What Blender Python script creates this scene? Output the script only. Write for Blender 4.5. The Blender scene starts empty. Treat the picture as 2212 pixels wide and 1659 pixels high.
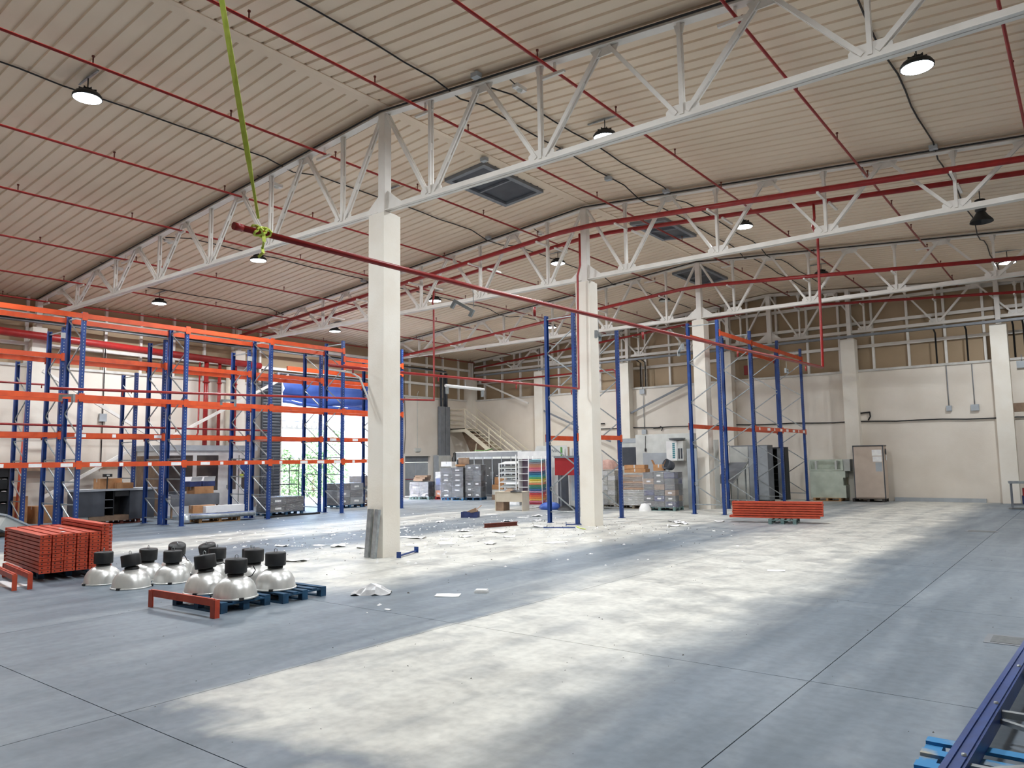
import bpy, math, random
from mathutils import Vector, Matrix
random.seed(7)
S = bpy.context.scene
COL = S.collection
pi = math.pi

# ------------------------------------------------------------------ camera
YAW, PITCH, ROLL = math.radians(37.728), math.radians(5.814), math.radians(-0.816)
Fv = Vector((-math.sin(YAW)*math.cos(PITCH), math.cos(YAW)*math.cos(PITCH), math.sin(PITCH)))
Rv = Vector((math.cos(YAW), math.sin(YAW), 0)); Uv = Rv.cross(Fv)
Rv, Uv = Rv*math.cos(ROLL)+Uv*math.sin(ROLL), Uv*math.cos(ROLL)-Rv*math.sin(ROLL)
cd = bpy.data.cameras.new('camera'); cam = bpy.data.objects.new('camera', cd); COL.objects.link(cam)
cd.sensor_width = 36; cd.lens = 1616.2/2212*36; cd.clip_end = 300; cd.clip_start = .05
M = Matrix((Rv, Uv, -Fv)).transposed().to_4x4(); M.translation = Vector((0, 0, 2.035))
cam.matrix_world = M
S.camera = cam

# ------------------------------------------------------------------ sky, sun, exposure
wd = bpy.data.worlds.new('world'); S.world = wd; wd.use_nodes = True
nt = wd.node_tree; bg = nt.nodes['Background']
sky = nt.nodes.new('ShaderNodeTexSky'); sky.sky_type = 'NISHITA'; sky.sun_disc = False
sky.sun_elevation = math.radians(48); sky.sun_rotation = math.radians(200); sky.air_density = 1; sky.dust_density = 2.5
nt.links.new(sky.outputs[0], bg.inputs[0]); bg.inputs[1].default_value = SKY_STRENGTH = 3.0
sl = bpy.data.lights.new('sun', 'SUN'); sl.energy = 18.0; sl.angle = math.radians(.6); sl.color = (1, .95, .87)
so = bpy.data.objects.new('sun', sl); COL.objects.link(so); so.location = (-60, 0, 40)
so.rotation_euler = Vector((-.28, .72, -.86)).to_track_quat('-Z', 'Y').to_euler()
LED_POWER = 350.0
S.view_settings.view_transform = 'Standard'; S.view_settings.look = 'None'
S.view_settings.exposure = 0.0; S.view_settings.gamma = 1.0; S.view_settings.use_curve_mapping = False
S.cycles.max_bounces = 10; S.cycles.diffuse_bounces = 6; S.cycles.transparent_max_bounces = 16
S.cycles.sample_clamp_indirect = 8; S.cycles.caustics_reflective = False; S.cycles.caustics_refractive = False

# ------------------------------------------------------------------ materials
def lin(c):
    return tuple(((v/255/12.92) if v/255 <= .04045 else ((v/255+.055)/1.055)**2.4) for v in c) + (1,)
MATS = {}
def mat(name, c1, c2=None, scale=3.0, rough=.6, metal=0, bump=0, bscale=40, detail=4, lo=.35, hi=.65, stretch=None, spec=.5, coat=0):
    if name in MATS: return MATS[name]
    m = bpy.data.materials.new(name); m.use_nodes = True; n = m.node_tree.nodes; l = m.node_tree.links
    b = n['Principled BSDF']; b.inputs['Roughness'].default_value = rough; b.inputs['Metallic'].default_value = metal
    b.inputs['Specular IOR Level'].default_value = spec; b.inputs['Coat Weight'].default_value = coat
    b.inputs['Base Color'].default_value = lin(c1)
    geo = n.new('ShaderNodeNewGeometry'); src = geo.outputs['Position']
    if stretch:
        mp = n.new('ShaderNodeMapping'); mp.inputs['Scale'].default_value = stretch; l.new(src, mp.inputs[0]); src = mp.outputs[0]
    if c2:
        t = n.new('ShaderNodeTexNoise'); t.inputs['Scale'].default_value = scale; t.inputs['Detail'].default_value = detail
        l.new(src, t.inputs['Vector'])
        r = n.new('ShaderNodeValToRGB'); e = r.color_ramp.elements
        e[0].position = lo; e[0].color = lin(c1); e[1].position = hi; e[1].color = lin(c2)
        l.new(t.outputs[0], r.inputs[0]); l.new(r.outputs[0], b.inputs['Base Color'])
    if bump:
        t2 = n.new('ShaderNodeTexNoise'); t2.inputs['Scale'].default_value = bscale; t2.inputs['Detail'].default_value = 3
        l.new(src, t2.inputs['Vector'])
        bp = n.new('ShaderNodeBump'); bp.inputs['Strength'].default_value = bump; bp.inputs['Distance'].default_value = .02
        l.new(t2.outputs[0], bp.inputs['Height']); l.new(bp.outputs[0], b.inputs['Normal'])
    MATS[name] = m; return m
def emis(name, c, s):
    m = bpy.data.materials.new(name); m.use_nodes = True; b = m.node_tree.nodes['Principled BSDF']
    b.inputs['Base Color'].default_value = lin(c); b.inputs['Emission Color'].default_value = lin(c); b.inputs['Emission Strength'].default_value = s
    return m
CREAM = mat('cream_plaster', (226, 218, 207), (217, 208, 196), .9, .75, bump=.15, bscale=25)
COLUMN = mat('cream_column_paint', (234, 229, 219), (228, 221, 209), 1.5, .7, bump=.15, bscale=30)
CLAD = mat('tan_cladding', (168, 147, 120), (156, 135, 108), .6, .7)
CEIL = mat('tan_roof_sheet', (230, 212, 190), (220, 201, 178), .5, .55, lo=.3, hi=.7)
CEILJ = mat('roof_sheet_groove', (170, 145, 116), None, 1, .7)
STEEL = mat('white_painted_steel', (232, 229, 224), (222, 218, 212), 2.5, .5)
SILL = mat('pale_sill', (205, 203, 198), (188, 185, 180), 4, .6)
RED = mat('red_pipe_paint', (158, 36, 34), (140, 30, 30), 5, .38)
ORANGE = mat('orange_rack_paint', (210, 82, 36), (192, 70, 32), 4, .42)
ORANGE2 = mat('dull_orange_rack_paint', (205, 82, 52), (184, 68, 44), 6, .5)
BLUE = mat('blue_rack_paint', (28, 66, 134), (22, 52, 112), 4, .42)
GALV = mat('galvanised_steel', (172, 178, 180), (146, 152, 156), 9, .38, metal=.55)
BLACK = mat('black_plastic', (34, 35, 37), (26, 27, 29), 6, .5)
CABLE = mat('black_cable', (22, 22, 24), None, 1, .55)
ALU = mat('spun_aluminium', (236, 236, 233), (216, 217, 214), 3, .34, metal=.55, stretch=(3, 3, .6))
WOOD = mat('pallet_wood', (190, 150, 105), (150, 112, 74), 6, .75, stretch=(1, 8, 8))
WOODG = mat('weathered_pallet_wood', (150, 138, 120), (112, 102, 90), 6, .8, stretch=(1, 8, 8))
BLUEWOOD = mat('blue_painted_pallet_wood', (34, 82, 116), (22, 56, 82), 7, .7)
BLUEWOOD2 = mat('bright_blue_pallet_wood', (52, 132, 186), (168, 164, 150), 5, .7, lo=.5, hi=.66)
GREENWOOD = mat('grey_green_pallet_wood', (112, 138, 136), (88, 112, 112), 6, .7)
CARD = mat('cardboard', (186, 140, 98), (168, 122, 82), 4, .8)
CARDG = mat('greyish_cardboard', (150, 126, 104), (130, 108, 90), 5, .8)
WHITE = mat('white_plastic', (232, 232, 230), (220, 220, 220), 4, .45)
OFFW = mat('off_white_enamel', (206, 208, 204), (192, 194, 190), 3, .45)
GREENW = mat('pale_green_enamel', (196, 204, 190), (180, 190, 176), 3, .5)
BEIGE = mat('beige_panel', (196, 180, 166), (188, 172, 158), 3, .6)
PAPER = mat('white_paper', (238, 238, 236), (226, 226, 228), 9, .8)
GREY = mat('mid_grey_paint', (128, 132, 138), (116, 120, 126), 3, .55)
GREYL = mat('light_grey_paint', (170, 176, 182), (158, 164, 170), 3, .5)
CHAR = mat('charcoal_laminate', (70, 74, 82), (60, 64, 72), 3, .5)
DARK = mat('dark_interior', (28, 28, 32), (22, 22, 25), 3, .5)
NAVY = mat('navy_carton_print', (48, 60, 108), (36, 46, 88), 6, .6)
LILAC = mat('dusky_lilac_panel', (128, 112, 128), (116, 100, 118), 4, .7)
GRATE = mat('drain_grate', (108, 112, 114), (92, 96, 98), 20, .6)
REDP = mat('deep_red_panel', (158, 28, 34), (146, 24, 30), 3, .45)
YELLOW = mat('fluorescent_yellow_webbing', (222, 238, 110), (204, 224, 90), 12, .7)
TARP = mat('blue_tarpaulin', (70, 100, 178), (56, 84, 158), 1.2, .42, bump=.4, bscale=3)
GLASSD = mat('dark_fridge_glass', (24, 27, 32), (32, 36, 42), 2, .4, spec=.2)
GREENB = mat('green_board', (84, 148, 70), None, 1, .5)
TEAL = mat('teal_print', (62, 128, 138), None, 1, .5)
RUST = mat('rusty_red_steel', (122, 60, 46), (104, 48, 38), 8, .6)
CREAMW = mat('cream_stair_steel', (222, 214, 194), (212, 203, 182), 3, .5)
BLOSS = mat('desk_cream_laminate', (206, 196, 178), (198, 187, 168), 3, .5)

def wrapmat():
    m = bpy.data.materials.new('stretch_wrap_film'); m.use_nodes = True; n = m.node_tree.nodes; l = m.node_tree.links
    n.remove(n['Principled BSDF']); out = n['Material Output']
    tr = n.new('ShaderNodeBsdfTransparent'); gl = n.new('ShaderNodeBsdfGlossy'); gl.inputs['Roughness'].default_value = .16
    df = n.new('ShaderNodeBsdfDiffuse'); df.inputs['Color'].default_value = (.75, .77, .8, 1)
    geo = n.new('ShaderNodeNewGeometry'); mp = n.new('ShaderNodeMapping'); mp.inputs['Scale'].default_value = (2, 2, 9)
    mp.inputs['Rotation'].default_value = (.5, .4, 0)
    tx = n.new('ShaderNodeTexNoise'); tx.inputs['Scale'].default_value = 2.2; tx.inputs['Detail'].default_value = 5; tx.inputs['Distortion'].default_value = 1.0
    l.new(geo.outputs['Position'], mp.inputs[0]); l.new(mp.outputs[0], tx.inputs['Vector'])
    bp = n.new('ShaderNodeBump'); bp.inputs['Strength'].default_value = .9; bp.inputs['Distance'].default_value = .08
    l.new(tx.outputs[0], bp.inputs['Height']); l.new(bp.outputs[0], gl.inputs['Normal']); l.new(bp.outputs[0], df.inputs['Normal'])
    rp = n.new('ShaderNodeValToRGB'); rp.color_ramp.elements[0].position = .5; rp.color_ramp.elements[1].position = .72
    rp.color_ramp.elements[0].color = (.04, .04, .04, 1); rp.color_ramp.elements[1].color = (.38, .38, .38, 1); l.new(tx.outputs[0], rp.inputs[0])
    m1 = n.new('ShaderNodeMixShader'); l.new(rp.outputs[0], m1.inputs[0]); l.new(tr.outputs[0], m1.inputs[1]); l.new(df.outputs[0], m1.inputs[2])
    m2 = n.new('ShaderNodeMixShader'); m2.inputs[0].default_value = .2; l.new(m1.outputs[0], m2.inputs[1]); l.new(gl.outputs[0], m2.inputs[2])
    l.new(m2.outputs[0], out.inputs[0]); return m
WRAP = wrapmat()

def floormat():
    m = bpy.data.materials.new('worn_concrete_floor'); m.use_nodes = True; n = m.node_tree.nodes; l = m.node_tree.links
    b = n['Principled BSDF']; geo = n.new('ShaderNodeNewGeometry'); sp = n.new('ShaderNodeSeparateXYZ'); l.new(geo.outputs['Position'], sp.inputs[0])
    def noise(scale, det=5, st=(1, 1, 1), dist=0):
        mp = n.new('ShaderNodeMapping'); mp.inputs['Scale'].default_value = st; l.new(geo.outputs['Position'], mp.inputs[0])
        t = n.new('ShaderNodeTexNoise'); t.inputs['Scale'].default_value = scale; t.inputs['Detail'].default_value = det; t.inputs['Distortion'].default_value = dist
        l.new(mp.outputs[0], t.inputs['Vector']); return t.outputs[0]
    def mth(op, a, bb=None, c=None, cl=False):
        k = n.new('ShaderNodeMath'); k.operation = op; k.use_clamp = cl
        for i, v in enumerate((a, bb, c)):
            if v is None: continue
            if isinstance(v, (int, float)): k.inputs[i].default_value = v
            else: l.new(v, k.inputs[i])
        return k.outputs[0]
    def sst(x, a, bb):
        k = n.new('ShaderNodeMapRange'); k.interpolation_type = 'SMOOTHSTEP'; l.new(x, k.inputs[0])
        k.inputs[1].default_value = a; k.inputs[2].default_value = bb; return k.outputs[0]
    big = noise(.35, 4); fine = noise(1.6, 6, (1, 1, 1), .5); streak = noise(1.0, 5, (2.2, .25, 1), .3); speck = noise(9, 6)
    xw = mth('ADD', sp.outputs[0], mth('MULTIPLY', mth('SUBTRACT', big, .5), 1.6))           # warped x, soft wear edges
    xe = mth('ADD', sp.outputs[0], mth('MULTIPLY', mth('SUBTRACT', fine, .5), .18))           # almost straight edge
    yw = mth('ADD', sp.outputs[1], mth('MULTIPLY', mth('SUBTRACT', fine, .5), 1.2))
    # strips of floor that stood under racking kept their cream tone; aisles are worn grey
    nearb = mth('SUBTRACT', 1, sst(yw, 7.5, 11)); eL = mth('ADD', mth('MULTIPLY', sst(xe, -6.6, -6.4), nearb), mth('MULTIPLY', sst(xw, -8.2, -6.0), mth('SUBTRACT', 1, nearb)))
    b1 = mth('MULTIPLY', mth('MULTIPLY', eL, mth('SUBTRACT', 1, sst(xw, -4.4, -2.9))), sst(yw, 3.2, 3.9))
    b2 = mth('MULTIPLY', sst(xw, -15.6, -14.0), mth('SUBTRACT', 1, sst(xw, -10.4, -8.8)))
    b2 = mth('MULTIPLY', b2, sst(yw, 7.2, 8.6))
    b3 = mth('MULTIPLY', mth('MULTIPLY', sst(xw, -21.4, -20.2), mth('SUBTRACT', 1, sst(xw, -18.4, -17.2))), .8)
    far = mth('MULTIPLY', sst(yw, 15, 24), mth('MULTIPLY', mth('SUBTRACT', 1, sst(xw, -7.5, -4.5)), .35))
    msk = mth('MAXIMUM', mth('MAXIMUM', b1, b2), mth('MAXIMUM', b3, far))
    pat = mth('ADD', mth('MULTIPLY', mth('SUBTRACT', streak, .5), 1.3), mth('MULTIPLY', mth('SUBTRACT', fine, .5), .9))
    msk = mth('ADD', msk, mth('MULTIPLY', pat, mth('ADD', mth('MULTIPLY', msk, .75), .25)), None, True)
    r1 = n.new('ShaderNodeValToRGB'); e = r1.color_ramp.elements; e[0].position = .3; e[0].color = lin((94, 106, 117)); e[1].position = .72; e[1].color = lin((118, 130, 142)); l.new(streak, r1.inputs[0])  # worn aisle greys, with a bluish daylight cast put into the colour
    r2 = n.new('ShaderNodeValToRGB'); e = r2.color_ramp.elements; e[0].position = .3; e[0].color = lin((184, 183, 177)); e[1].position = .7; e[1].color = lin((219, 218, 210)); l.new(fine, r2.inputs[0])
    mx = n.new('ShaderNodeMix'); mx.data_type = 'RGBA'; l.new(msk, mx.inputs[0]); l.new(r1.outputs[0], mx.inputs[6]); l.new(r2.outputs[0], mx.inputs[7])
    sc = n.new('ShaderNodeValToRGB'); e = sc.color_ramp.elements; e[0].position = .3; e[0].color = (.86, .86, .86, 1); e[1].position = .62; e[1].color = (1.06, 1.06, 1.06, 1); l.new(speck, sc.inputs[0])
    m3 = n.new('ShaderNodeMix'); m3.data_type = 'RGBA'; m3.blend_type = 'MULTIPLY'; m3.inputs[0].default_value = 1; l.new(mx.outputs[2], m3.inputs[6]); l.new(sc.outputs[0], m3.inputs[7])
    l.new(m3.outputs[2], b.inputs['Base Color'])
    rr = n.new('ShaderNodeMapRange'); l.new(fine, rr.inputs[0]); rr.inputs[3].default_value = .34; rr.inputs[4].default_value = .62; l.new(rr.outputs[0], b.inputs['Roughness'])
    bp = n.new('ShaderNodeBump'); bp.inputs['Strength'].default_value = .12; bp.inputs['Distance'].default_value = .01; l.new(speck, bp.inputs['Height']); l.new(bp.outputs[0], b.inputs['Normal'])
    return m
FLOOR = floormat()

# ------------------------------------------------------------------ mesh helpers
class MB:
    def __init__(s): s.v = []; s.f = []; s.sm = []
    def add(s, vs, fs, M=None, smooth=False):
        o = len(s.v); s.v += [tuple(M @ Vector(p)) if M else tuple(p) for p in vs]
        for q in fs: s.f.append([i+o for i in q]); s.sm.append(smooth)
        return s
    def box(s, x0, x1, y0, y1, z0, z1, M=None):
        return s.add([(x, y, z) for z in (z0, z1) for y in (y0, y1) for x in (x0, x1)],
                     [(0, 2, 3, 1), (4, 5, 7, 6), (0, 1, 5, 4), (1, 3, 7, 5), (3, 2, 6, 7), (2, 0, 4, 6)], M)
    def bar(s, p0, p1, w, h, up=(0, 0, 1), off=0):
        p0, p1 = Vector(p0), Vector(p1); d = (p1-p0).normalized(); a = d.cross(Vector(up))
        if a.length < 1e-4: a = d.cross(Vector((0, 1, 0)))
        a.normalize(); b = a.cross(d)
        vs = []
        for p in (p0, p1):
            for sa, sb in ((-1, -1), (1, -1), (1, 1), (-1, 1)): vs.append(p+a*(sa*w/2+off)+b*(sb*h/2))
        return s.add(vs, [(3, 2, 1, 0), (4, 5, 6, 7), (0, 1, 5, 4), (1, 2, 6, 5), (2, 3, 7, 6), (3, 0, 4, 7)])
    def tube(s, pts, r, n=8, caps=True):
        pts = [Vector(p) for p in pts]; rings = []; prev = None
        for i, p in enumerate(pts):
            d = (pts[min(i+1, len(pts)-1)]-pts[max(i-1, 0)]).normalized()
            if prev is None:
                a = d.cross(Vector((0, 0, 1)))
                if a.length < .05: a = d.cross(Vector((0, 1, 0)))
            else: a = prev-d*prev.dot(d)
            a.normalize(); prev = a; b = d.cross(a); rr = r[i] if isinstance(r, (list, tuple)) else r
            rings.append([p+(a*math.cos(2*pi*k/n)+b*math.sin(2*pi*k/n))*rr for k in range(n)])
        o = len(s.v); s.v += [tuple(q) for R in rings for q in R]
        for i in range(len(pts)-1):
            for k in range(n):
                s.f.append([o+i*n+k, o+i*n+(k+1) % n, o+(i+1)*n+(k+1) % n, o+(i+1)*n+k]); s.sm.append(n > 5)
        if caps:
            s.f.append([o+k for k in range(n)][::-1]); s.f.append([o+(len(pts)-1)*n+k for k in range(n)]); s.sm += [False, False]
        return s
    def lathe(s, prof, n=20, M=None, smooth=True):
        vs = [(r*math.cos(2*pi*k/n), r*math.sin(2*pi*k/n), z) for r, z in prof for k in range(n)]; fs = []
        for i in range(len(prof)-1):
            for k in range(n): fs.append((i*n+k, i*n+(k+1) % n, (i+1)*n+(k+1) % n, (i+1)*n+k))
        return s.add(vs, fs, M, smooth)
    def prism(s, poly, y0, y1, axis='y', M=None):
        k = len(poly)
        mk = {'y': lambda a, b, t: (a, t, b), 'x': lambda a, b, t: (t, a, b), 'z': lambda a, b, t: (a, b, t)}[axis]
        vs = [mk(a, b, t) for t in (y0, y1) for a, b in poly]
        fs = [tuple(range(k)), tuple(range(2*k-1, k-1, -1))]+[(i, i+k, (i+1) % k+k, (i+1) % k) for i in range(k)]
        return s.add(vs, fs, M)
    def mesh(s, name, m=None):
        me = bpy.data.meshes.new(name); me.from_pydata(s.v, [], s.f); me.polygons.foreach_set('use_smooth', s.sm)
        if m: me.materials.append(m)
        import bmesh
        b = bmesh.new(); b.from_mesh(me); bmesh.ops.recalc_face_normals(b, faces=b.faces); b.to_mesh(me); b.free()
        return me
def ob(name, me, parent=None, loc=(0, 0, 0), rot=(0, 0, 0), m=None):
    if isinstance(me, MB): me = me.mesh(name, m)
    o = bpy.data.objects.new(name, me); COL.objects.link(o); o.location = loc; o.rotation_euler = rot
    if parent: o.parent = parent
    return o
def tag(o, label, cat, group=None):
    o['label'] = label; o['category'] = cat
    if group: o['group'] = group
    return o
def thing(name, label, cat, loc=(0, 0, 0), rz=0, group=None):
    o = bpy.data.objects.new(name, None); COL.objects.link(o); o.location = loc; o.rotation_euler = (0, 0, rz); o.empty_display_size = .1
    return tag(o, label, cat, group)
def struct(name, mb, m, label=None):
    o = ob(name, mb, m=m); o['kind'] = 'structure'
    if label: o['label'] = label
    return o
def copy_thing(root, loc, rot, label=None, group=None):
    r = root.copy(); COL.objects.link(r); r.location = loc; r.rotation_euler = rot
    if label: r['label'] = label
    if group: r['group'] = group
    for ch in list(root.children):
        c = ch.copy(); COL.objects.link(c); c.parent = r
        for g in list(ch.children):
            d = g.copy(); COL.objects.link(d); d.parent = c
    return r
def text(name, s, size, parent, loc, rot, m, ext=.002):
    cu = bpy.data.curves.new(name, 'FONT'); cu.body = s; cu.size = size; cu.extrude = ext; cu.align_x = 'CENTER'; cu.align_y = 'CENTER'; cu.resolution_u = 2
    tmp = bpy.data.objects.new('tmp', cu); COL.objects.link(tmp); bpy.context.view_layer.update()
    me = bpy.data.meshes.new_from_object(tmp.evaluated_get(bpy.context.evaluated_depsgraph_get())); bpy.data.objects.remove(tmp); bpy.data.curves.remove(cu)
    me.materials.clear(); me.materials.append(m)
    return ob(name, me, parent, loc, rot)
ORD = ['first', 'second', 'third', 'fourth', 'fifth', 'sixth', 'seventh', 'eighth', 'ninth', 'tenth', 'eleventh', 'twelfth']
# ------------------------------------------------------------------ the hall: floor, roof, walls
XL, XR, Y0, YB, XC = -32.0, 7.4, -6.0, 36.95, -12.4
def roofz(x): return 10.2-.082*abs(x-XC)
# floor: saw-cut concrete slabs on a base
fl = struct('floor', MB().box(XL-.3, XR+.3, Y0-.3, 37.8, -.4, -.06), GRATE, 'grey concrete floor slab')
xs = [XL]+[-2.2-4.3*i for i in range(6, -1, -1)]+[2.1, 6.4, XR]; xs = sorted(xs)
ys = [Y0, -1.15, 3.05, 7.2, 11.4, 15.6, 19.8, 24.0, 28.2, 32.4, 37.5]
smesh = {}
for i in range(len(xs)-1):
    for j in range(len(ys)-1):
        w, d = round(xs[i+1]-xs[i], 3), round(ys[j+1]-ys[j], 3)
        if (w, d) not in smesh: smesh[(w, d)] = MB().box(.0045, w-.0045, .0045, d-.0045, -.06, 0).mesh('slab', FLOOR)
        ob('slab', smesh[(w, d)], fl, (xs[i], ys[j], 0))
ob('joint_filler', MB().box(XL, XR, Y0, 37.5, -.06, -.012), fl, m=GRATE)
# ceiling: ribbed roof sheets laid from ridge to eaves
ce = struct('ceiling', MB().prism([(XL-.4, roofz(XL-.4)+.16), (XC, 10.36), (XR+.4, roofz(XR+.4)+.16), (XR+.4, roofz(XR+.4)+.22), (XC, 10.42), (XL-.4, roofz(XL-.4)+.22)], Y0-.3, 37.8), CEIL, 'ribbed tan roof with a low ridge')
def sheet(x0, x1):
    prof = []; g = .042
    for k in range(3):
        a = k/3
        prof += [(a, g), (a+.05, g), (a+.066, 0), (a+1/3-.016, 0)]
    prof += [(1, g), (1, .09), (0, .09)]
    mb = MB(); k = len(prof)
    vs = [(x-x0, y, z+roofz(x)-roofz(x0)) for x in (x0, x1) for y, z in prof]
    fs = [tuple(range(k))[::-1], tuple(range(k, 2*k))]+[(i, (i+1) % k, (i+1) % k+k, i+k) for i in range(k)]
    mb.add(vs, fs); return mb.mesh('roof_sheet', CEIL)
for x0, x1 in ((XL-.3, -22.0), (-22.0, XC), (XC, -2.4), (-2.4, XR+.3)):
    me = sheet(x0, x1)
    for j in range(44): ob('roof_sheet', me, ce, (x0, Y0+j, roofz(x0)))
ob('ridge_cap', MB().prism([(XC-.16, 10.19-.022), (XC, 10.2-.01), (XC+.16, 10.19-.022), (XC+.16, 10.192), (XC, 10.205), (XC-.16, 10.192)], Y0, 37.5), ce, m=CEIL)

# back wall: masonry, sill, tan cladding with steel girts
MT = 5.85
wb = struct('wall_back', MB().box(XL-.3, XR+.3, YB, YB+.35, 0, MT), CREAM, 'cream masonry wall at the far end')
ob('cladding', MB().box(XL-.3, XR+.3, 37.5, 37.6, MT-.1, 10.5), wb, m=CLAD)
ob('sill', MB().box(XL, XR, YB-.06, 37.5, MT, MT+.1), wb, m=SILL)
for z in (7.08, 8.18, 9.2):
    x0 = max(XL, XC-(10.1-z)/.082); x1 = min(XR, XC+(10.1-z)/.082)
    ob('girt', MB().box(x0, x1, 37.32, 37.46, z-.07, z+.07), wb, m=STEEL)
k = 0; x = -31.2
while x < XR:
    ob('mullion', MB().box(x-.05, x+.05, 37.36, 37.5, MT+.1, roofz(x)-.1), wb, m=STEEL); x += 1.465
wcx = [-32.1+5.86*i for i in range(7)]
for i, x in enumerate(wcx):
    w = .3 if i else .55
    c = struct('wall_back_column', MB().box(x-w, x+w, 36.48, YB+.1, 0, 7.37), COLUMN)
    p = MB(); a = .09
    p.box(x-a, x+a, 36.9, 36.92, 7.37, roofz(x)-.15); p.box(x-a, x+a, 37.2, 37.22, 7.37, roofz(x)-.15); p.box(x-.012, x+.012, 36.92, 37.2, 7.37, roofz(x)-.15)
    ob('steel_post', p, c, m=STEEL)
# left wall with the loading opening and the exit doorway
DY0, DY1, DZ = 22.2, 28.5, 6.45
EY0, EY1, EZ = 30.95, 33.2, 2.42
wl = MB()
for a, b, z0, z1 in ((Y0, DY0, 0, MT), (DY1, EY0, 0, MT), (EY1, 37.5, 0, MT), (EY0, EY1, EZ, MT)): wl.box(XL-.35, XL, a, b, z0, z1)
wl = struct('wall_left', wl, CREAM, 'cream masonry wall with the loading opening')
cl = MB()
for a, b, z0 in ((Y0, DY0, MT), (DY0, DY1, DZ), (DY1, 37.5, MT)): cl.box(XL-.3, XL-.2, a, b, z0, 9.2)
ob('cladding', cl, wl, m=CLAD)
ob('sill', MB().box(XL-.3, XL+.06, Y0, DY0, MT, MT+.1).box(XL-.3, XL+.06, DY1, 37, MT, MT+.1), wl, m=SILL)
ob('door_jamb', MB().box(XL-.36, XL+.03, DY0-.06, DY0, 0, DZ).box(XL-.36, XL+.03, DY1, DY1+.06, 0, DZ).box(XL-.36, XL+.03, DY0, DY1, DZ, DZ+.12), wl, m=GREYL)
for z in (6.75, 7.9): ob('girt', MB().box(XL-.2, XL-.06, Y0, 36.9, z-.07, z+.07), wl, m=STEEL)
y = Y0+1
while y < 36.5:
    if not DY0-.2 < y < DY1+.2: ob('mullion', MB().box(XL-.2, XL-.08, y-.05, y+.05, MT+.1, 8.6), wl, m=STEEL)
    y += 1.46
for y in (2.71, 11.37, 19.95, 28.9):
    c = struct('wall_left_column', MB().box(XL-.1, XL+.32, y-.25, y+.25, 0, 7.37), COLUMN)
    ob('steel_post', MB().box(XL, XL+.2, y-.1, y+.1, 7.37, 8.5), c, m=STEEL)
struct('wall_right', MB().box(XR, XR+.3, Y0-.3, 37.8, 0, 9), CREAM)
struct('wall_front', MB().box(XL-.3, XR+.3, Y0-.3, Y0, 0, 10.4), CREAM)
# free-standing columns on the ridge line
CY = [11.37, 19.96, 28.69]
for i, y in enumerate(CY):
    c = struct('column', MB().box(XC-.25, XC+.25, y-.25, y+.25, 0, 7.6), COLUMN, ['cream square column nearest the camera', 'cream square column beside the lone blue upright frames', 'cream square column farthest from the camera'][i])
    b = .02
    ob('cap_plate', MB().box(XC-.2, XC+.2, y-.2, y+.2, 7.6, 7.64), c, m=STEEL)

# ------------------------------------------------------------------ roof trusses
MOD = 2.93
def topz(x): return 10.02-.082*abs(x-XC)
def dbl(mb, p0, p1, w, h, gap=.035):
    mb.bar(p0, p1, w, h, up=(0, 1, 0)); return mb
def member(name, p0, p1, t, gap, h, parent, battens=2):
    """two angle bars with a slit between them and small batten plates"""
    p0, p1 = Vector(p0), Vector(p1); mb = MB(); oy = Vector((0, (t+gap)/2, 0))
    mb.bar(p0-oy, p1-oy, h, t, up=(0, 1, 0)); mb.bar(p0+oy, p1+oy, h, t, up=(0, 1, 0))
    for k in range(1, battens+1):
        a = p0.lerp(p1, k/(battens+1)); d = (p1-p0).normalized()*.08
        mb.bar(a-d, a+d, h*.8, gap+t, up=(0, 1, 0))
    return ob(name, mb, parent, m=STEEL)
TR = [(2.71, 'over the camera, with the yellow strap tied to it'), (11.37, 'largest one, resting on the nearest cream column'), (19.96, 'carrying the paired red mains in the middle of the hall'), (28.69, 'resting on the farthest free-standing column'), (37.12, 'standing against the tan cladding of the far wall')]
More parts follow.
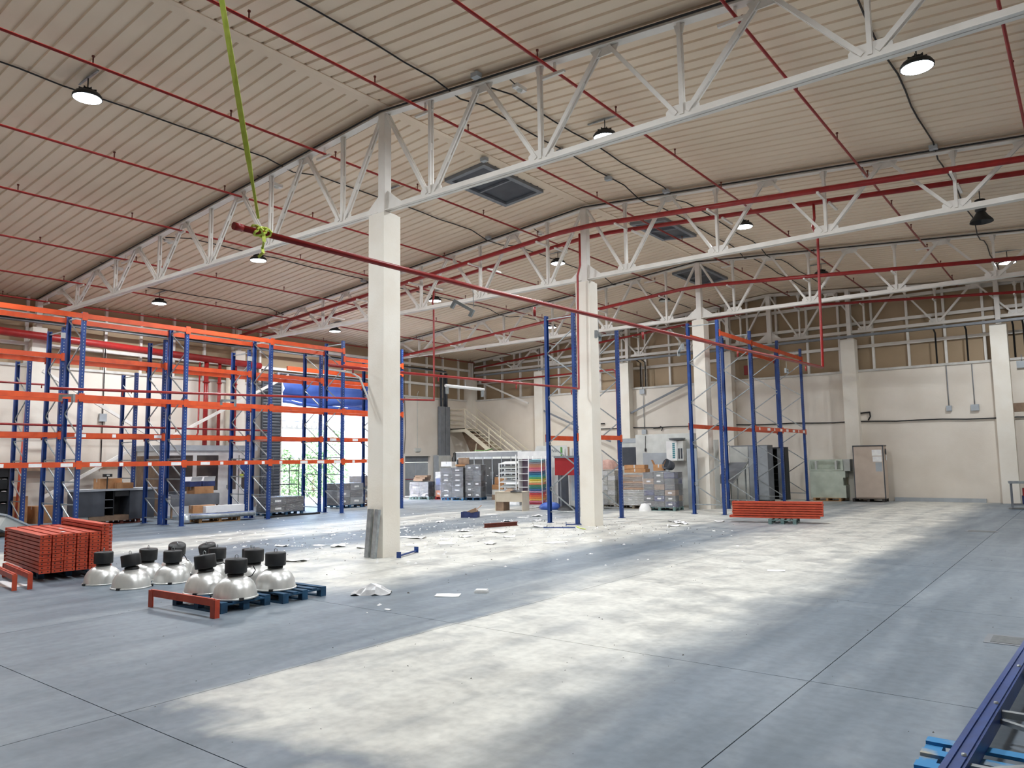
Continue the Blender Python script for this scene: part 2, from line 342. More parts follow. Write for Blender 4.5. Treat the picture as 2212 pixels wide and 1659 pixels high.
for ti, (ty, why) in enumerate(TR):
    t = thing('roof_truss', 'white steel roof truss, '+why, 'truss', (0, ty, 0))
    e0, e1 = XL+.15, XR-.1
    bz = 7.79
    ch = MB()
    for s in (-1, 1):
        ch.box(e0, e1, s*.055-.045+(0 if s > 0 else 0), s*.055+.045, bz-.09, bz-.072)
        ch.box(e0, e1, s*.022-.009, s*.022+.009, bz-.072, bz+.05)
    ob('bottom_chord', ch, t, m=STEEL)
    for s, x1 in ((-1, e0), (1, e1)):
        tc = MB()
        tc.bar((XC, 0, topz(XC)), (x1, 0, topz(x1)), .2, .02); tc.bar((XC, -.035, topz(XC)+.06), (x1, -.035, topz(x1)+.06), .02, .12); tc.bar((XC, .035, topz(XC)+.06), (x1, .035, topz(x1)+.06), .02, .12)
        ob('top_chord', tc, t, m=STEEL)
    xs_b = [XC+s*(MOD/2+MOD*i) for s in (-1, 1) for i in range(7)]
    for x in xs_b:
        if not (e0+1 < x < e1-.5): continue
        member('vertical', (x, 0, bz), (x, 0, topz(x)), .035, .04, .07, t, 1)
        for s in (-1, 1):
            xt = x+s*MOD/2
            if not e0 < xt < e1: continue
            member('diagonal', (x+s*.1, 0, bz+.03), (xt-s*.1, 0, topz(xt)-.04), .035, .04, .07 if (xt-XC)*(x-XC) >= 0 and abs(xt-XC) < abs(x-XC) else .08, t)
        ob('gusset', MB().prism([(x-.3, bz-.07), (x+.3, bz-.07), (x+.3, bz+.12), (x+.2, bz+.2), (x-.2, bz+.2), (x-.3, bz+.12)], -.012, .012), t, m=STEEL)
    for i in range(-6, 7):
        x = XC+i*MOD
        if i == 0 or not e0 < x < e1: continue
        z = topz(x); ob('gusset', MB().prism([(x-.3, z-.01+.02*0), (x-.22, z-.17), (x+.22, z-.17), (x+.3, z-.01)], -.012, .012), t, m=STEEL)
    for i in range(-6, 7):
        x = XC+i*MOD+MOD/2; z = topz(x)
        if e0 < x < e1: ob('gusset', MB().prism([(x-.1, z-.02), (x-.06, z-.18), (x+.06, z-.18), (x+.1, z-.02)], -.012, .012), t, m=STEEL)
    po = MB()
    for s in (-1, 1): po.box(XC-.1, XC+.1, s*.1-.006, s*.1+.006, 7.64, topz(XC)); po.box(XC-.1-.006, XC-.1+.006, -.1, .1, 7.64, topz(XC)) if s < 0 else po.box(XC+.094, XC+.106, -.1, .1, 7.64, topz(XC))
    ob('king_post', po, t, m=STEEL)
    for s in (-1, 1): ob('gusset', MB().prism([(XC+s*.1, bz+.05), (XC+s*.55, bz+.05), (XC+s*.1, bz+.4)], -.012, .012), t, m=STEEL)
    if ti < 4 and ti > 0:
        ob('edge_cable', MB().tube([(e0, -.13, topz(e0)+.04), (XC, -.13, topz(XC)+.04), (e1, -.13, topz(e1)+.04)], .022, 5), t, m=CABLE)

# roof hatches (dark smoke vents near the ridge)
for i, (x0, x1, y0, y1, w) in enumerate([(-14.1, -12.62, 15.2, 18.0, 'nearest roof hatch, beyond the first truss'), (-12.15, -10.8, 22.5, 25.0, 'middle roof hatch, behind the paired red mains'), (-14.0, -12.62, 29.6, 32.5, 'farthest roof hatch, over the last bay')]):
    t = thing('roof_hatch', 'dark rectangular grey-framed '+w, 'hatch', ((x0+x1)/2, (y0+y1)/2, roofz((x0+x1)/2)))
    s = -.082 if (x0+x1)/2 > XC else .082
    rx = math.atan(s); a, b = (x1-x0)/2, (y1-y0)/2
    R = Matrix.Rotation(-rx, 4, 'Y')
    fr = MB()
    for q in ((-a, a, -b, -b+.14), (-a, a, b-.14, b), (-a, -a+.14, -b+.14, b-.14), (a-.14, a, -b+.14, b-.14)): fr.box(*q, -.1, .03, R)
    ob('frame', fr, t, m=GREY)
    for q in ((-a+.14, a-.14, -b+.14, -.03), (-a+.14, a-.14, .03, b-.14)): ob('flap', MB().box(*q, -.02, .0, R), t, m=CHAR)  # charcoal colour paints in the dark depth of the recessed hatch box
    ob('centre_bar', MB().box(-a+.14, a-.14, -.03, .03, -.08, .02, R), t, m=GREY)
# ------------------------------------------------------------------ sprinkler pipes
def head(x, y, z, parent, up=True):
    s = 1 if up else -1
    ob('sprinkler_head', MB().tube([(x, y, z), (x, y, z+s*.13)], .014, 6).tube([(x, y, z+s*.12), (x, y, z+s*.15)], .028, 6), parent, m=RUST)
bx = [-31.2, -28.25, -24.88, -21.4, -18.1, -14.57, -11.1, -7.65, -4.1, -.66, 2.8]
for i, x in enumerate(bx):
    z = roofz(x)-.36
    t = thing('sprinkler_pipe', 'thin red sprinkler pipe along the underside of the roof, %s from the left wall' % ORD[i], 'pipe', (x, 0, z), group='roof sprinkler pipes')
    ob('pipe', MB().tube([(0, -2, 0), (0, 36.4, 0)], .029, 8), t, m=RED)
    y = 1.2+.9*(i % 3)
    while y < 36: head(0, y, .03, t); y += 2.9
    for ty in (11.37, 28.69): ob('hanger', MB().box(-.3, .22, ty-.03, ty+.03, -.09, -.04).box(-.02, .02, ty-.02, ty+.02, -.06, .3), t, m=STEEL)
def mainz(x, r): return r-.072*abs(x-XC)
for nm, y, r, rr, lab in (('sprinkler_main', 19.45, 9.3, .075, 'thick red sprinkler main in front of the middle truss, nearer one of the pair'), ('sprinkler_main', 20.52, 9.32, .065, 'thick red sprinkler main behind the middle truss, farther one of the pair'), ('sprinkler_main', 28.15, 8.95, .07, 'thick red sprinkler main in front of the third truss'), ('sprinkler_main', 36.6, 9.35, .06, 'thick red sprinkler main running beside the far wall truss')):
    t = thing(nm, lab, 'pipe', (XC, y, r))
    ob('pipe', MB().tube([(-31.3-XC, 0, mainz(-31.3, 0)), (-.6, 0, mainz(XC+.6, 0)), (.6, 0, mainz(XC+.6, 0)), (XR-XC-.3, 0, mainz(XR-.3, 0))], rr, 10), t, m=RED)
    for k in range(-6, 7):
        x = k*MOD+MOD/2
        if -19 < x < 19: ob('bracket', MB().box(x-.03, x+.03, -.15, .6, mainz(XC+x, 0)-rr-.05, mainz(XC+x, 0)-rr), t, m=STEEL)
# big fire main and drops on the left wall
t = thing('fire_main', 'very thick red fire main high along the left wall', 'pipe', (-31.35, 8, 7.1))
ob('pipe', MB().tube([(0, -8, .2), (0, 12.8, -.4)], .15, 14), t, m=RED)
for k, (y, r) in enumerate(((18.1, .1), (18.75, .075), (19.55, .07))):
    t = thing('fire_riser', 'upright red fire riser on the left wall, %s from the left' % ORD[k], 'pipe', (-31.45, y, 0))
    ob('pipe', MB().tube([(0, 0, 2.72), (0, 0, 6.75)], r, 12), t, m=RED); ob('flange', MB().tube([(0, 0, 5.7), (0, 0, 5.76)], r*1.5, 12), t, m=RED)
tag(ob('conduit', MB().tube([(0, 0, 6.6), (0, 0, 3.45), (0, -.08, 3.3), (0, -.25, 3.22), (0, -2.3, 3.2), (0, -7, 3.2)], .035, 6), loc=(-31.4, 17.75, 0), m=RED), 'slim red pipe that turns a corner beside the fire risers', 'pipe')
tag(ob('wall_duct', MB().tube([(0, 0, 2.8), (0, 0, 6.5)], .16, 10), loc=(-31.35, 19.2, 0), m=CREAMW), 'fat cream vertical duct between the red fire risers', 'duct')
# disused in-rack pipes left hanging in the air
t = thing('hanging_pipe', 'long red pipe hanging low across the hall, tied up with a yellow strap', 'pipe', (-5.5, 20.5, 0))
ob('pipe', MB().tube([(0, -17.1, 4.0), (0, -14, 4.02), (0, -8.8, 4.12), (0, 0, 4.35), (.02, .02, 6.2), (.05, .02, 7.9), (-.06, 0, 8.15), (0, 0, 8.4), (0, 0, 8.8)], [.027, .027, .029, .036, .036, .036, .036, .036, .036], 12), t, m=RED)
ob('end_cap', MB().tube([(0, -17.13, 4.0), (0, -17.05, 4.0)], .034, 8), t, m=RED)
for y, z in ((-12.9, 3.97), (-10.0, 4.02), (-6.0, 4.14), (-1.5, 4.25)): ob('nozzle', MB().tube([(0, y, z), (0, y, z-.12)], .018, 8), t, m=RED)
t = thing('hanging_pipe', 'thinner red hanging pipe that ends beside the nearest column and drops by the second', 'pipe', (-12.44, 19.45, 0))
ob('pipe', MB().tube([(-.42, -9.25, 4.12), (-.36, -7.6, 4.12), (-.18, -4, 4.16), (0, 0, 4.2), (.02, 0, 6), (.05, 0, 7.75), (.12, .05, 8.1), (.12, .05, 9.1)], .034, 10), t, m=RED)
for y in (-8.6, -6, -3, -.4): ob('nozzle', MB().tube([(-.046*-y, y, 4.14), (-.046*-y, y, 4.0)], .02, 6), t, m=RED)
t = thing('hanging_pipe', 'red hanging pipe in front of the tall racks, dropping from the paired mains', 'pipe', (-19.6, 20.5, 0))
ob('pipe', MB().tube([(0, -13.2, 3.9), (0, -10, 3.99), (0, -5, 4.14), (0, 0, 4.33), (0, 0, 6), (0, 0, 7.9), (-.06, 0, 8.1), (0, 0, 8.3), (0, 0, 8.75)], .036, 10), t, m=RED)
for y in (-11.5, -8.3, -5, -1.6): ob('nozzle', MB().tube([(0, y, 4.33+y*.033), (0, y, 4.2+y*.033)], .02, 6), t, m=RED)
for i, (xx, z, lab) in enumerate(((-25.52, 3.32, 'slim red pipe running between the two rows of tall racks'), (-28.9, 4.9, 'slim red pipe behind the tall racks at the picture edge'))):
    t = thing('rack_pipe', lab, 'pipe', (xx, 6, z)); y1 = 11.5 if i == 0 else 4.6
    ob('pipe', MB().tube([(0, 0, 0), (0, y1, 0)], .035, 8), t, m=RED)
    for k in range(3): ob('nozzle', MB().tube([(0, 1.4+k*3.1, 0), (0, 1.4+k*3.1, -.13)], .018, 6), t, m=RED)
# wall pipes on the far wall
tag(ob('wall_pipe', MB().tube([(0, 0, 0), (9.6, 0, 0), (9.75, 0, -.1), (9.8, 0, -.3), (9.8, 0, -5)], .05, 8), loc=(-30.6, 36.4, 7.0), m=RED), 'red pipe along the far wall that turns down by a wall column', 'pipe')
# galvanised brackets hanging from wires under the low pipe
for i, (y, z, rz) in enumerate(((6.4, 3.98, .3), (9.15, 4.02, 1.9), (11.8, 4.08, 2.3), (17.5, 4.24, 1.7))):
    t = thing('hanging_bracket', 'galvanised bracket hanging on a wire from the low red pipe, %s from its capped end' % ORD[i], 'bracket', (-5.5, y, z), rz, 'brackets hanging from the low pipe')
    ob('wire', MB().tube([(0, 0, .02), (.01, 0, -.2)], .004, 5), t, m=GALV)
    tl = Matrix.Rotation((.55, .1, .35, .0)[i], 4, 'Y')
    ob('profile', MB().prism([(-.15, -.3), (-.15, -.19), (.14, -.19), (.14, -.28), (.105, -.28), (.105, -.225), (-.115, -.225), (-.115, -.3)], -.02, .02, M=tl), t, m=GALV)
for i, (x, y, z, rz) in enumerate(((-19.6, 12.0, 4.03, .9), (-19.6, 7.7, 3.92, .4))):
    t = thing('hanging_bracket', ['bent galvanised bracket dangling before the white wall by the fire risers', 'bent galvanised bracket dangling near the capped end of the rack pipe'][i], 'bracket', (x, y, z), rz)
    ob('wire', MB().tube([(0, 0, 0), (0, 0, -.12)], .006, 5), t, m=GALV)
    ob('profile', MB().box(-.24, .2, -.03, .03, -.2, -.14).box(-.24, -.18, -.03, .03, -.3, -.2).box(.14, .2, -.03, .03, -.34, -.2), t, m=GALV)
t = thing('hanging_bar', 'white tube bar with end brackets hanging under the thin red pipe', 'bar', (-12.75, 14.5, 4.0), pi/2)
ob('bar', MB().tube([(-.75, 0, -.08), (.75, 0, -.08)], .04, 8), t, m=WHITE); ob('hook', MB().box(-.72, -.66, -.03, .03, -.28, -.08).box(.66, .72, -.03, .03, -.28, -.08), t, m=GALV); ob('wire', MB().tube([(0, 0, -.06), (.02, 0, .14)], .008, 5), t, m=GALV)
tag(ob('loose_rod', MB().tube([(0, -.5, .02), (0, .1, .0), (.05, .3, -.1), (.16, .75, -1.1)], .022, 6), loc=(-12.9, 10.75, 4.02), m=WHITE), 'thin white bent rod hanging against the nearest column', 'rod')
# fluorescent yellow strap
t = thing('yellow_strap', 'fluorescent yellow webbing strap tied round the low red pipe', 'strap', (-5.5, 3.62, 4.06))
st = MB(); a, b = Vector((0, -.02, .06)), Vector((0, -.8, 3.62)); n = 14
for k in range(n):
    p, q = a.lerp(b, k/n), a.lerp(b, (k+1)/n); tw = lambda f: Vector((math.cos(.5+f*1.1), math.sin(.5+f*1.1), 0))*(.022 if f > .08 else .012)
    u, w = tw(k/n), tw((k+1)/n); th = Vector((0, .003, 0))
    st.add([p-u, p+u, q+w, q-w, p-u+th, p+u+th, q+w+th, q-w+th], [(0, 1, 2, 3), (7, 6, 5, 4), (0, 4, 5, 1), (3, 2, 6, 7), (0, 3, 7, 4), (1, 5, 6, 2)])
ob('webbing', st, t, m=YELLOW)
kn = MB()
for k in range(5):
    yy = -.06+.035*k; kn.tube([((.036+.006*math.sin(k*2+q))*math.cos(q*2*pi/10), yy*.8+.025*math.sin(q*1.3+k*2), -.05+.042*math.sin(q*2*pi/10)) for q in range(11)], .011, 4)
ob('knot', kn, t, m=YELLOW)
ob('tail', MB().bar((.02, .02, -.07), (.03, .02, -.14), .035, .004, up=(1, 0, 0)).bar((.03, .02, -.14), (-.02, .04, -.18), .035, .004, up=(0, 1, 0)).bar((-.02, .04, -.18), (.02, .02, -.235), .032, .004, up=(1, 0, 0)).bar((.02, .02, -.235), (-.02, 0, -.27), .03, .004, up=(0, 1, 0)), t, m=YELLOW)

# ------------------------------------------------------------------ high-bay lamps under the roof
LENS = emis('led_lens', (225, 242, 255), 30)
def led(x, y, on, label):
    z = roofz(x)-.42
    t = thing('high_bay_light', label, 'light', (x, y, z), group='round high bay lights' if on else None)
    hb = MB(); hb.lathe([(.0, .16), (.09, .16), (.1, .1), (.24, .06), (.28, .0), (.28, -.04), (.265, -.05)], 18)
    ob('housing', hb, t, m=BLACK)
    for k in range(8):
        a = k*pi/4; ob('fin', MB().box(.06, .17, -.006, .006, .07, .15, Matrix.Rotation(a, 4, 'Z')), t, m=BLACK)
    ob('lens', MB().lathe([(0, -.075), (.15, -.07), (.26, -.045)], 18), t, m=LENS if on else OFFW)
    ob('hanger', MB().tube([(0, 0, .15), (0, 0, .4)], .012, 6), t, m=BLACK)
    ob('mounting_bar', MB().box(-.45, .45, -.02, .02, .385, .42), t, m=GALV)
    if on:
        ld = bpy.data.lights.new('led', 'AREA'); ld.shape = 'DISK'; ld.size = .5; ld.energy = LED_POWER; ld.color = (.93, .97, 1.0)
        lo = bpy.data.objects.new('led', ld); COL.objects.link(lo); lo.parent = t; lo.location = (0, 0, -.085)
    return t
rowsY = [(6.26, 'nearest row'), (14.5, 'row behind the nearest truss'), (23.2, 'row behind the middle truss'), (32.0, 'farthest row')]
rowsX = [(-28.8, 'leftmost of'), (-22.1, 'second from the left of'), (-15.65, 'third from the left of'), (-8.4, 'fourth from the left of'), (-2.0, 'rightmost of')]
for y, yn in rowsY:
    for x, xn in rowsX:
        if (y > 30 and x in (-15.65, -8.4)) or (y == 23.2 and x == -2.0): continue
        if y > 30 and x == -28.8: continue
        if y == 14.5 and x == -15.65: pass
        led(x, y, True, 'lit round high bay light, %s the %s' % (xn, yn))
led(-15.65, 32.2, False, 'unlit black round light over the last bay, left one')
led(-8.3, 31.5, False, 'unlit black round light over the last bay, right one')
t = thing('bell_lamp', 'old black bell lamp hanging beside the middle truss on the right', 'lamp', (-2.0, 23.8, roofz(-2)-.3))
ob('gear_box', MB().lathe([(0, -.05), (.13, -.05), (.14, -.36), (.1, -.4)], 14), t, m=BLACK); ob('shade', MB().lathe([(.1, -.38), (.17, -.5), (.27, -.62), (.29, -.68)], 18), t, m=BLACK); ob('hook', MB().tube([(0, 0, -.05), (0, 0, .28)], .012, 6), t, m=BLACK)
# small bulkhead lights on the trusses
for i, (x, y) in enumerate(((-8.9, 11.9), (-22.9, 11.8), (-17.2, 11.8), (-26.4, 11.8), (-14.6, 20.6), (-4.2, 20.7))):
    z = roofz(x)-.12
    t = thing('emergency_light', 'small oval white emergency light near the roof, %s' % ['right of the nearest column beyond the truss', 'over the tall racks', 'left of the strap', 'leftmost of all', 'beyond the mains left of the second column', 'beyond the mains on the right'][i], 'light', (x, y, z))
    ob('body', MB().box(-.07, .07, -.16, .16, -.1, -.02), t, m=WHITE); ob('diffuser', MB().lathe([(0, -.15), (.05, -.14), (.07, -.1)], 10), t, m=OFFW); ob('cable', MB().tube([(0, -.15, -.04), (0, -.6, .04)], .012, 5), t, m=CABLE)
# conduits
for i, (x, y0, y1) in enumerate(((-16.2, Y0, 36.5), (-10.3, Y0, 36.5), (-22.6, 11.5, 36.5), (-9.4, 11.5, 36.5), (-28.3, 13.5, 20), (-2.5, 11.5, 36))):
    z = roofz(x)-.05; pts = []; y = y0
    while y < y1: pts.append((x+.03*math.sin(y*1.7), y, z+.012*math.sin(y*5))); y += .8
    for ty in (11.37, 20.03, 28.69): pts = [(p[0], p[1], p[2]-(.17 if abs(p[1]-ty) < .5 else 0)) for p in pts]
    tag(ob('ceiling_cable', MB().tube([(p[0]-x, p[1]-y0, p[2]-z) for p in pts], .018, 5), loc=(x, y0, z), m=CABLE), 'black cable clipped along the roof, %s' % ['third from the left wall', 'just right of the ridge', 'second from the left wall', 'second one right of the ridge', 'short one nearest the left wall', 'rightmost of all'][i], 'cable')
for i, (x, y) in enumerate(((-10.3, 17.9), (-9.4, 11.1), (-16.2, 19.7), (-9.4, 19.7), (-2.5, 19.7), (-22.6, 19.6), (-12.4, 14.95), (-10.3, 15.5))):
    o = tag(ob('junction_box', MB().box(-.09, .09, -.07, .07, -.1, 0), loc=(x, y, roofz(x)-.06), m=GREYL), 'small grey junction box under the roof, %s' % ['beyond the first hatch', 'on the nearest truss right of the ridge', 'on the middle truss left of the ridge', 'on the middle truss right of the ridge', 'on the middle truss far right', 'on the middle truss over the racks', 'at the corner of the first hatch', 'beside the first hatch cable'][i], 'box')

# ------------------------------------------------------------------ pallet racks
LW = .11
def upright_mesh(h):
    mb = MB(); w, d, th = LW, .09, .012        # open channel, web facing the aisle
    mb.box(-w/2, w/2, -d/2, -d/2+th, 0, h); mb.box(-w/2, -w/2+th, -d/2+th, d/2, 0, h); mb.box(w/2-th, w/2, -d/2+th, d/2, 0, h)
    return mb
UPM = {}
def upright(parent, x, y, h, face):
    """face: direction the perforated web looks along x (+1 aisle side right, -1 left)"""
    key = (h, face)
    if key not in UPM:
        mb = MB(); d, w, th = .1, .12, .012; s = face
        xa, xb = (d/2-th, d/2) if s > 0 else (-d/2, -d/2+th)
        mb.box(xa, xb, -w/2, w/2, 0, h)
        mb.box(-d/2 if s > 0 else -d/2+th, d/2-th if s > 0 else d/2, -w/2, -w/2+th, 0, h); mb.box(-d/2 if s > 0 else -d/2+th, d/2-th if s > 0 else d/2, w/2-th, w/2, 0, h)
        sl = MB(); z = .35
        X = d/2 if s > 0 else -d/2
        while z < h-.1:
            sl.box(X-.002, X+.002, -.014, .01, z, z+.032)
            z += .1
        UPM[key] = (mb.mesh('upright', BLUE), sl.mesh('slots', GALV), MB().box(-.09, .09, -.1, .1, 0, .012).mesh('foot_plate', BLUE))
    a, b, c = UPM[key]
    u = ob('upright', a, parent, (x, y, 0)); s_ = ob('slots', b, u); s_['kind'] = 'stuff'; ob('foot_plate', c, u); return u
BRM = {}
def brace(parent, p0, p1):
    d = Vector(p1)-Vector(p0); key = (round(d.x, 2), round(d.z, 2))
    if key not in BRM: BRM[key] = MB().bar((0, 0, 0), d, .035, .03, up=(0, 1, 0)).mesh('brace', GALV)
    ob('brace', BRM[key], parent, p0)
def frame(parent, xf, xr, y, h, style, face=1):
    upright(parent, xf, y, h, face); upright(parent, xr, y, h, -face)
    a, b = (xf, xr)
    if style == 'ladder':
        z = .2; brace(parent, (a, y, z), (b, y, z)); k = 0
        while z < 2.6: brace(parent, (b, y, z+.68), (a, y, z+.02)); z += .68; brace(parent, (a, y, z), (b, y, z))
        sd = 0
    else:
        z = .35; brace(parent, (a, y, z), (b, y, z)); sd = 0
    while z+.76 < h-.05:
        p, q = ((b, a) if sd else (a, b)); brace(parent, (p, y, z), (q, y, z+.74)); z += .74; sd = 1-sd
    brace(parent, (a, y, h-.12), (b, y, h-.12))
BMM = {}
def beam(parent, x, y0, y1, z, face, m=None, labels=0, hh=.14):
    m = m or ORANGE; L = round(y1-y0-.12, 3); key = (L, face, m.name, hh)
    if key not in BMM:
        bb = MB(); bb.box(-.025, .025, 0, L, -hh/2, hh/2); bb.box(-.025, .012, 0, L, hh/2, hh/2+.012)
        cs = []
        for yy in (0, L):
            s = -1 if yy == 0 else 1; z0, z1 = -hh/2-.06, hh/2+.05; ya, yb = (yy-.1, yy+.02) if s < 0 else (yy-.02, yy+.1); f = face*.025
            cs.append(MB().prism([(f-.006, ya), (f+.006, ya), (f+.006, yb), (f-.006, yb)] if face else [], z0, z1, axis='z').mesh('connector', m))
        BMM[key] = (bb.mesh('beam', m), cs)
    bo = ob('beam', BMM[key][0], parent, (x+face*.06, y0+.06, z)); [ob('connector', q, bo) for q in BMM[key][1]]
    for k in range(labels):
        yy = L*(.12+.78*k/max(1, labels-1))+random.uniform(-.15, .15); w = random.choice((.12, .3, .34)); w = min(w, L-yy-.02)
        ob('shelf_label', MB().box(face*.027-.002, face*.027+.002, yy, yy+w, -.055, .05), bo, m=PAPER)
    return bo
# tall double row at the left
YF = [6.55, 9.9, 13.22, 16.55, 19.98, 23.3]
r1 = thing('pallet_rack', 'tall blue and orange pallet rack row nearest the aisle on the left', 'rack', (-24.27, 6.55, 0))
r2 = thing('pallet_rack', 'tall blue and orange pallet rack row standing behind the front left row', 'rack', (-25.7, 6.55, 0))
for i, y in enumerate(YF):
    yy = y-6.55
    frame(r1, 0, -1.08, yy, 6.75 if i < 4 else 7.05, 'ladder'); frame(r2, 0, -1.1, yy, 6.45 if i < 4 else 6.75, 'ladder')
for i in range(5):
    a, b = YF[i]-6.55, YF[i+1]-6.55
    lv1 = [(2.08, 4), (4.12, 0), (6.62 if i < 4 else 6.3, 0)]
    for z, lb in lv1:
        beam(r1, 0, a, b, z, 1, labels=lb)
        if z != 2.08: beam(r1, -1.08, a, b, z, -1)
    if i == 4: beam(r1, 0, a, b, 5.95, 1)
    for z, lb in ((3.02, 3 if i in (1, 4) else 0), (5.5, 0)):
        beam(r2, 0, a, b, z, 1, labels=lb); beam(r2, -1.1, a, b, z, -1)
tag(ob('safety_sign', MB().box(-.006, .006, -.11, .11, -.09, .09), loc=(-25.63, 9.9, 6.18), m=OFFW), 'pale load plate on the rear upright at the left', 'sign')
tag(ob('safety_sign', MB().box(-.006, .006, -.11, .11, -.09, .09), loc=(-25.63, 16.55, 6.1), m=OFFW), 'pale load plate on the upright by the loading opening', 'sign')
# third, lower row near the wall
r3 = thing('pallet_rack', 'lower blue rack upright frames standing close to the left wall', 'rack', (-28.35, 9.9, 0))
frame(r3, 0, -1.05, 0, 5.7, 'ladder'); frame(r3, -.3, -1.35, 3.75, 5.55, 'ladder')
# lone frames by the second column
r4 = thing('pallet_rack', 'pair of lone blue upright frames beside the second cream column', 'rack', (-13.08, 20.2, 0))
frame(r4, 0, -1.07, 0, 6.8, 'zig'); frame(r4, 0, -1.07, 2.8, 6.55, 'zig')
beam(r4, 0, 0, 2.8, 2.74, 1); beam(r4, -1.07, 0, 2.8, 2.74, -1)
# rack row towards the far wall
r5 = thing('pallet_rack', 'blue rack row with orange top beams running to the far wall on the right', 'rack', (-10.5, 25.77, 0))
YR = [0, 3.23, 6.48, 9.73]
for y in YR: frame(r5, 0, -1.14, y, 7.0, 'zig')
for i in range(3):
    if i: beam(r5, 0, YR[i], YR[i+1], 3.14, 1, labels=4)
    beam(r5, -1.14, YR[i], YR[i+1], 3.18, -1); beam(r5, 0, YR[i], YR[i+1], 6.52, 1); beam(r5, -1.14, YR[i], YR[i+1], 6.55, -1)
# ------------------------------------------------------------------ pallets
def pallet(label, x, y, rz, m, group='wooden pallets', L=1.2, W=.8, plastic=False):
    t = thing('pallet', label, 'pallet', (x, y, 0), rz, group)
    n = 5
    for k in range(n):
        yy = -W/2+.05+(W-.1)*k/(n-1); ob('deck_board', MB().box(-L/2, L/2, yy-.05, yy+.05, .122, .144), t, m=m)
    for xx in (-L/2+.05, 0, L/2-.05):
        ob('stringer', MB().box(xx-.05, xx+.05, -W/2, W/2, .1, .122), t, m=m)
        for yy in (-W/2+.05, 0, W/2-.05): ob('block', MB().box(xx-.05, xx+.05, yy-.05, yy+.05, .022, .1), t, m=m)
    for yy in (-W/2+.05, 0, W/2-.05): ob('bottom_board', MB().box(-L/2, L/2, yy-.05, yy+.05, 0, .022), t, m=m)
    return t
PZ = .144
# ------------------------------------------------------------------ loose orange rack beams
def beam_things(prefix, n, L, w, h):
    body = MB().box(0, L, -w*.42, w*.34, h*.06, h*.8).mesh('body', ORANGE2)
    con = []; hol = MB()
    for xx in (0, L): con.append(MB().box(xx-.012, xx+.012, -w*.45, w*.45, .003, h-.004).mesh('connector', ORANGE2))
    for q in (-.25, .22): hol.box(-.0135, -.012, q*w-.011, q*w+.011, h*.35, h*.65).box(L+.012, L+.0135, q*w-.011, q*w+.011, h*.35, h*.65)
    return body, con, hol.mesh('bolt_holes', DARK)
bm, cm, hm = beam_things('a', 0, 2.7, .2, .068)
def parts3(bt, a, b, c):
    ob('body', a, bt); [ob('connector', q, bt) for q in b]; ob('bolt_holes', c, bt)['kind'] = 'stuff'
tilt = math.radians(180-7.3)
cols = ['front', 'second', 'third', 'fourth', 'fifth', 'rear']
ux, uy = math.cos(tilt), math.sin(tilt)            # along the beams, away from the end face
vx, vy = math.cos(tilt-pi/2), math.sin(tilt-pi/2)
for c in range(6):
    n = 10 if c < 5 else 11
    for k in range(n):
        off = c*.2+.1; j = random.uniform(-.012, .012)+(.03 if c in (2, 3) else 0)
        bt = thing('rack_beam', 'orange rack beam in the stack beside the old lamps, %s column, %s layer up' % (cols[c], ORD[k]), 'beam', (-14.9+vx*off+ux*j, 5.5+vy*off+uy*j, PZ+.003+k*.068), tilt, 'orange beams stacked at the left')
        parts3(bt, bm, cm, hm)
bt = thing('rack_beam', 'orange rack beam lying loose on top of the left stack', 'beam', (-14.9+vx*1.1, 5.5+vy*1.1, PZ+.003+11*.068), tilt, 'orange beams stacked at the left')
parts3(bt, bm, cm, hm)
for k in range(2):
    tag(ob('beam_sticker', MB().box(0, .18, -.03, .03, 0, .003), loc=(-15.35-k*.9+vx*(.5+k*.2), 5.5+vy*(.5+k*.2)+.06+k*.1, .822), rot=(0, 0, tilt), m=PAPER), 'white sticker on top of the left beam stack, %s one' % ['nearer', 'farther'][k], 'sticker')
t = pallet('dark pallet under the left stack of orange beams', -15.9, 6.25, tilt, BLUEWOOD, L=1.2, W=1.0)
# short beams on their end plates in front of that stack
def bench(label, x, y, rz, L, h=.24, two=False):
    t = thing('short_beam', label, 'beam', (x, y, 0), rz, 'short beams standing on their end plates')
    ob('body', MB().box(0, L, -.03, .03, h-.085, h).box(0, L, -.03, .005, h, h+.012), t, m=ORANGE2)
    for xx in (0, L): ob('end_plate', MB().box(xx-.05, xx+.05, -.034, -.024, 0, h).box(xx-.006+(-.05 if not xx else .05), xx+.006+(-.05 if not xx else .05), -.034, .04, 0, h), t, m=ORANGE2)
    return t
bench('short orange beam standing like a bench in front of the old lamps', -10.92, 5.55, math.atan2(.08, 1.49), 1.5)
bench('short orange beam by the left stack, nearer of two', -14.36, 4.95, math.radians(172), 1.9, .26)
bench('short orange beam by the left stack, farther of two', -14.3, 5.16, math.radians(172), 1.9, .26)
tag(ob('plastic_sheet', MB().box(-.5, .5, -.16, .16, 0, .006), loc=(-15.2, 5.12, .0), rot=(0, 0, .1), m=PAPER), 'crumpled white sheet under the short orange beams', 'sheet')
# stack on the right
bm2, cm2, hm2 = beam_things('b', 0, 2.62, .22, .072)
rz2 = math.atan2(.55, 2.55)
for c in range(2):
    for k in range(7):
        j = random.uniform(-.015, .015); lift = 0
        x0, y0 = -9.16-math.sin(rz2)*c*.24, 23.15+math.cos(rz2)*c*.24
        if k == 0: x0 -= .1
        bt = thing('rack_beam', 'orange rack beam in the pallet stack on the right, %s column, %s layer up' % (['front', 'rear'][c], ORD[k]), 'beam', (x0+j, y0, PZ+k*.0735), rz2, 'orange beams stacked on the right')
        parts3(bt, bm2, cm2, hm2)
pallet('grey-green pallet under the right stack of orange beams', -7.72, 23.6, rz2+pi/2, GREENWOOD)

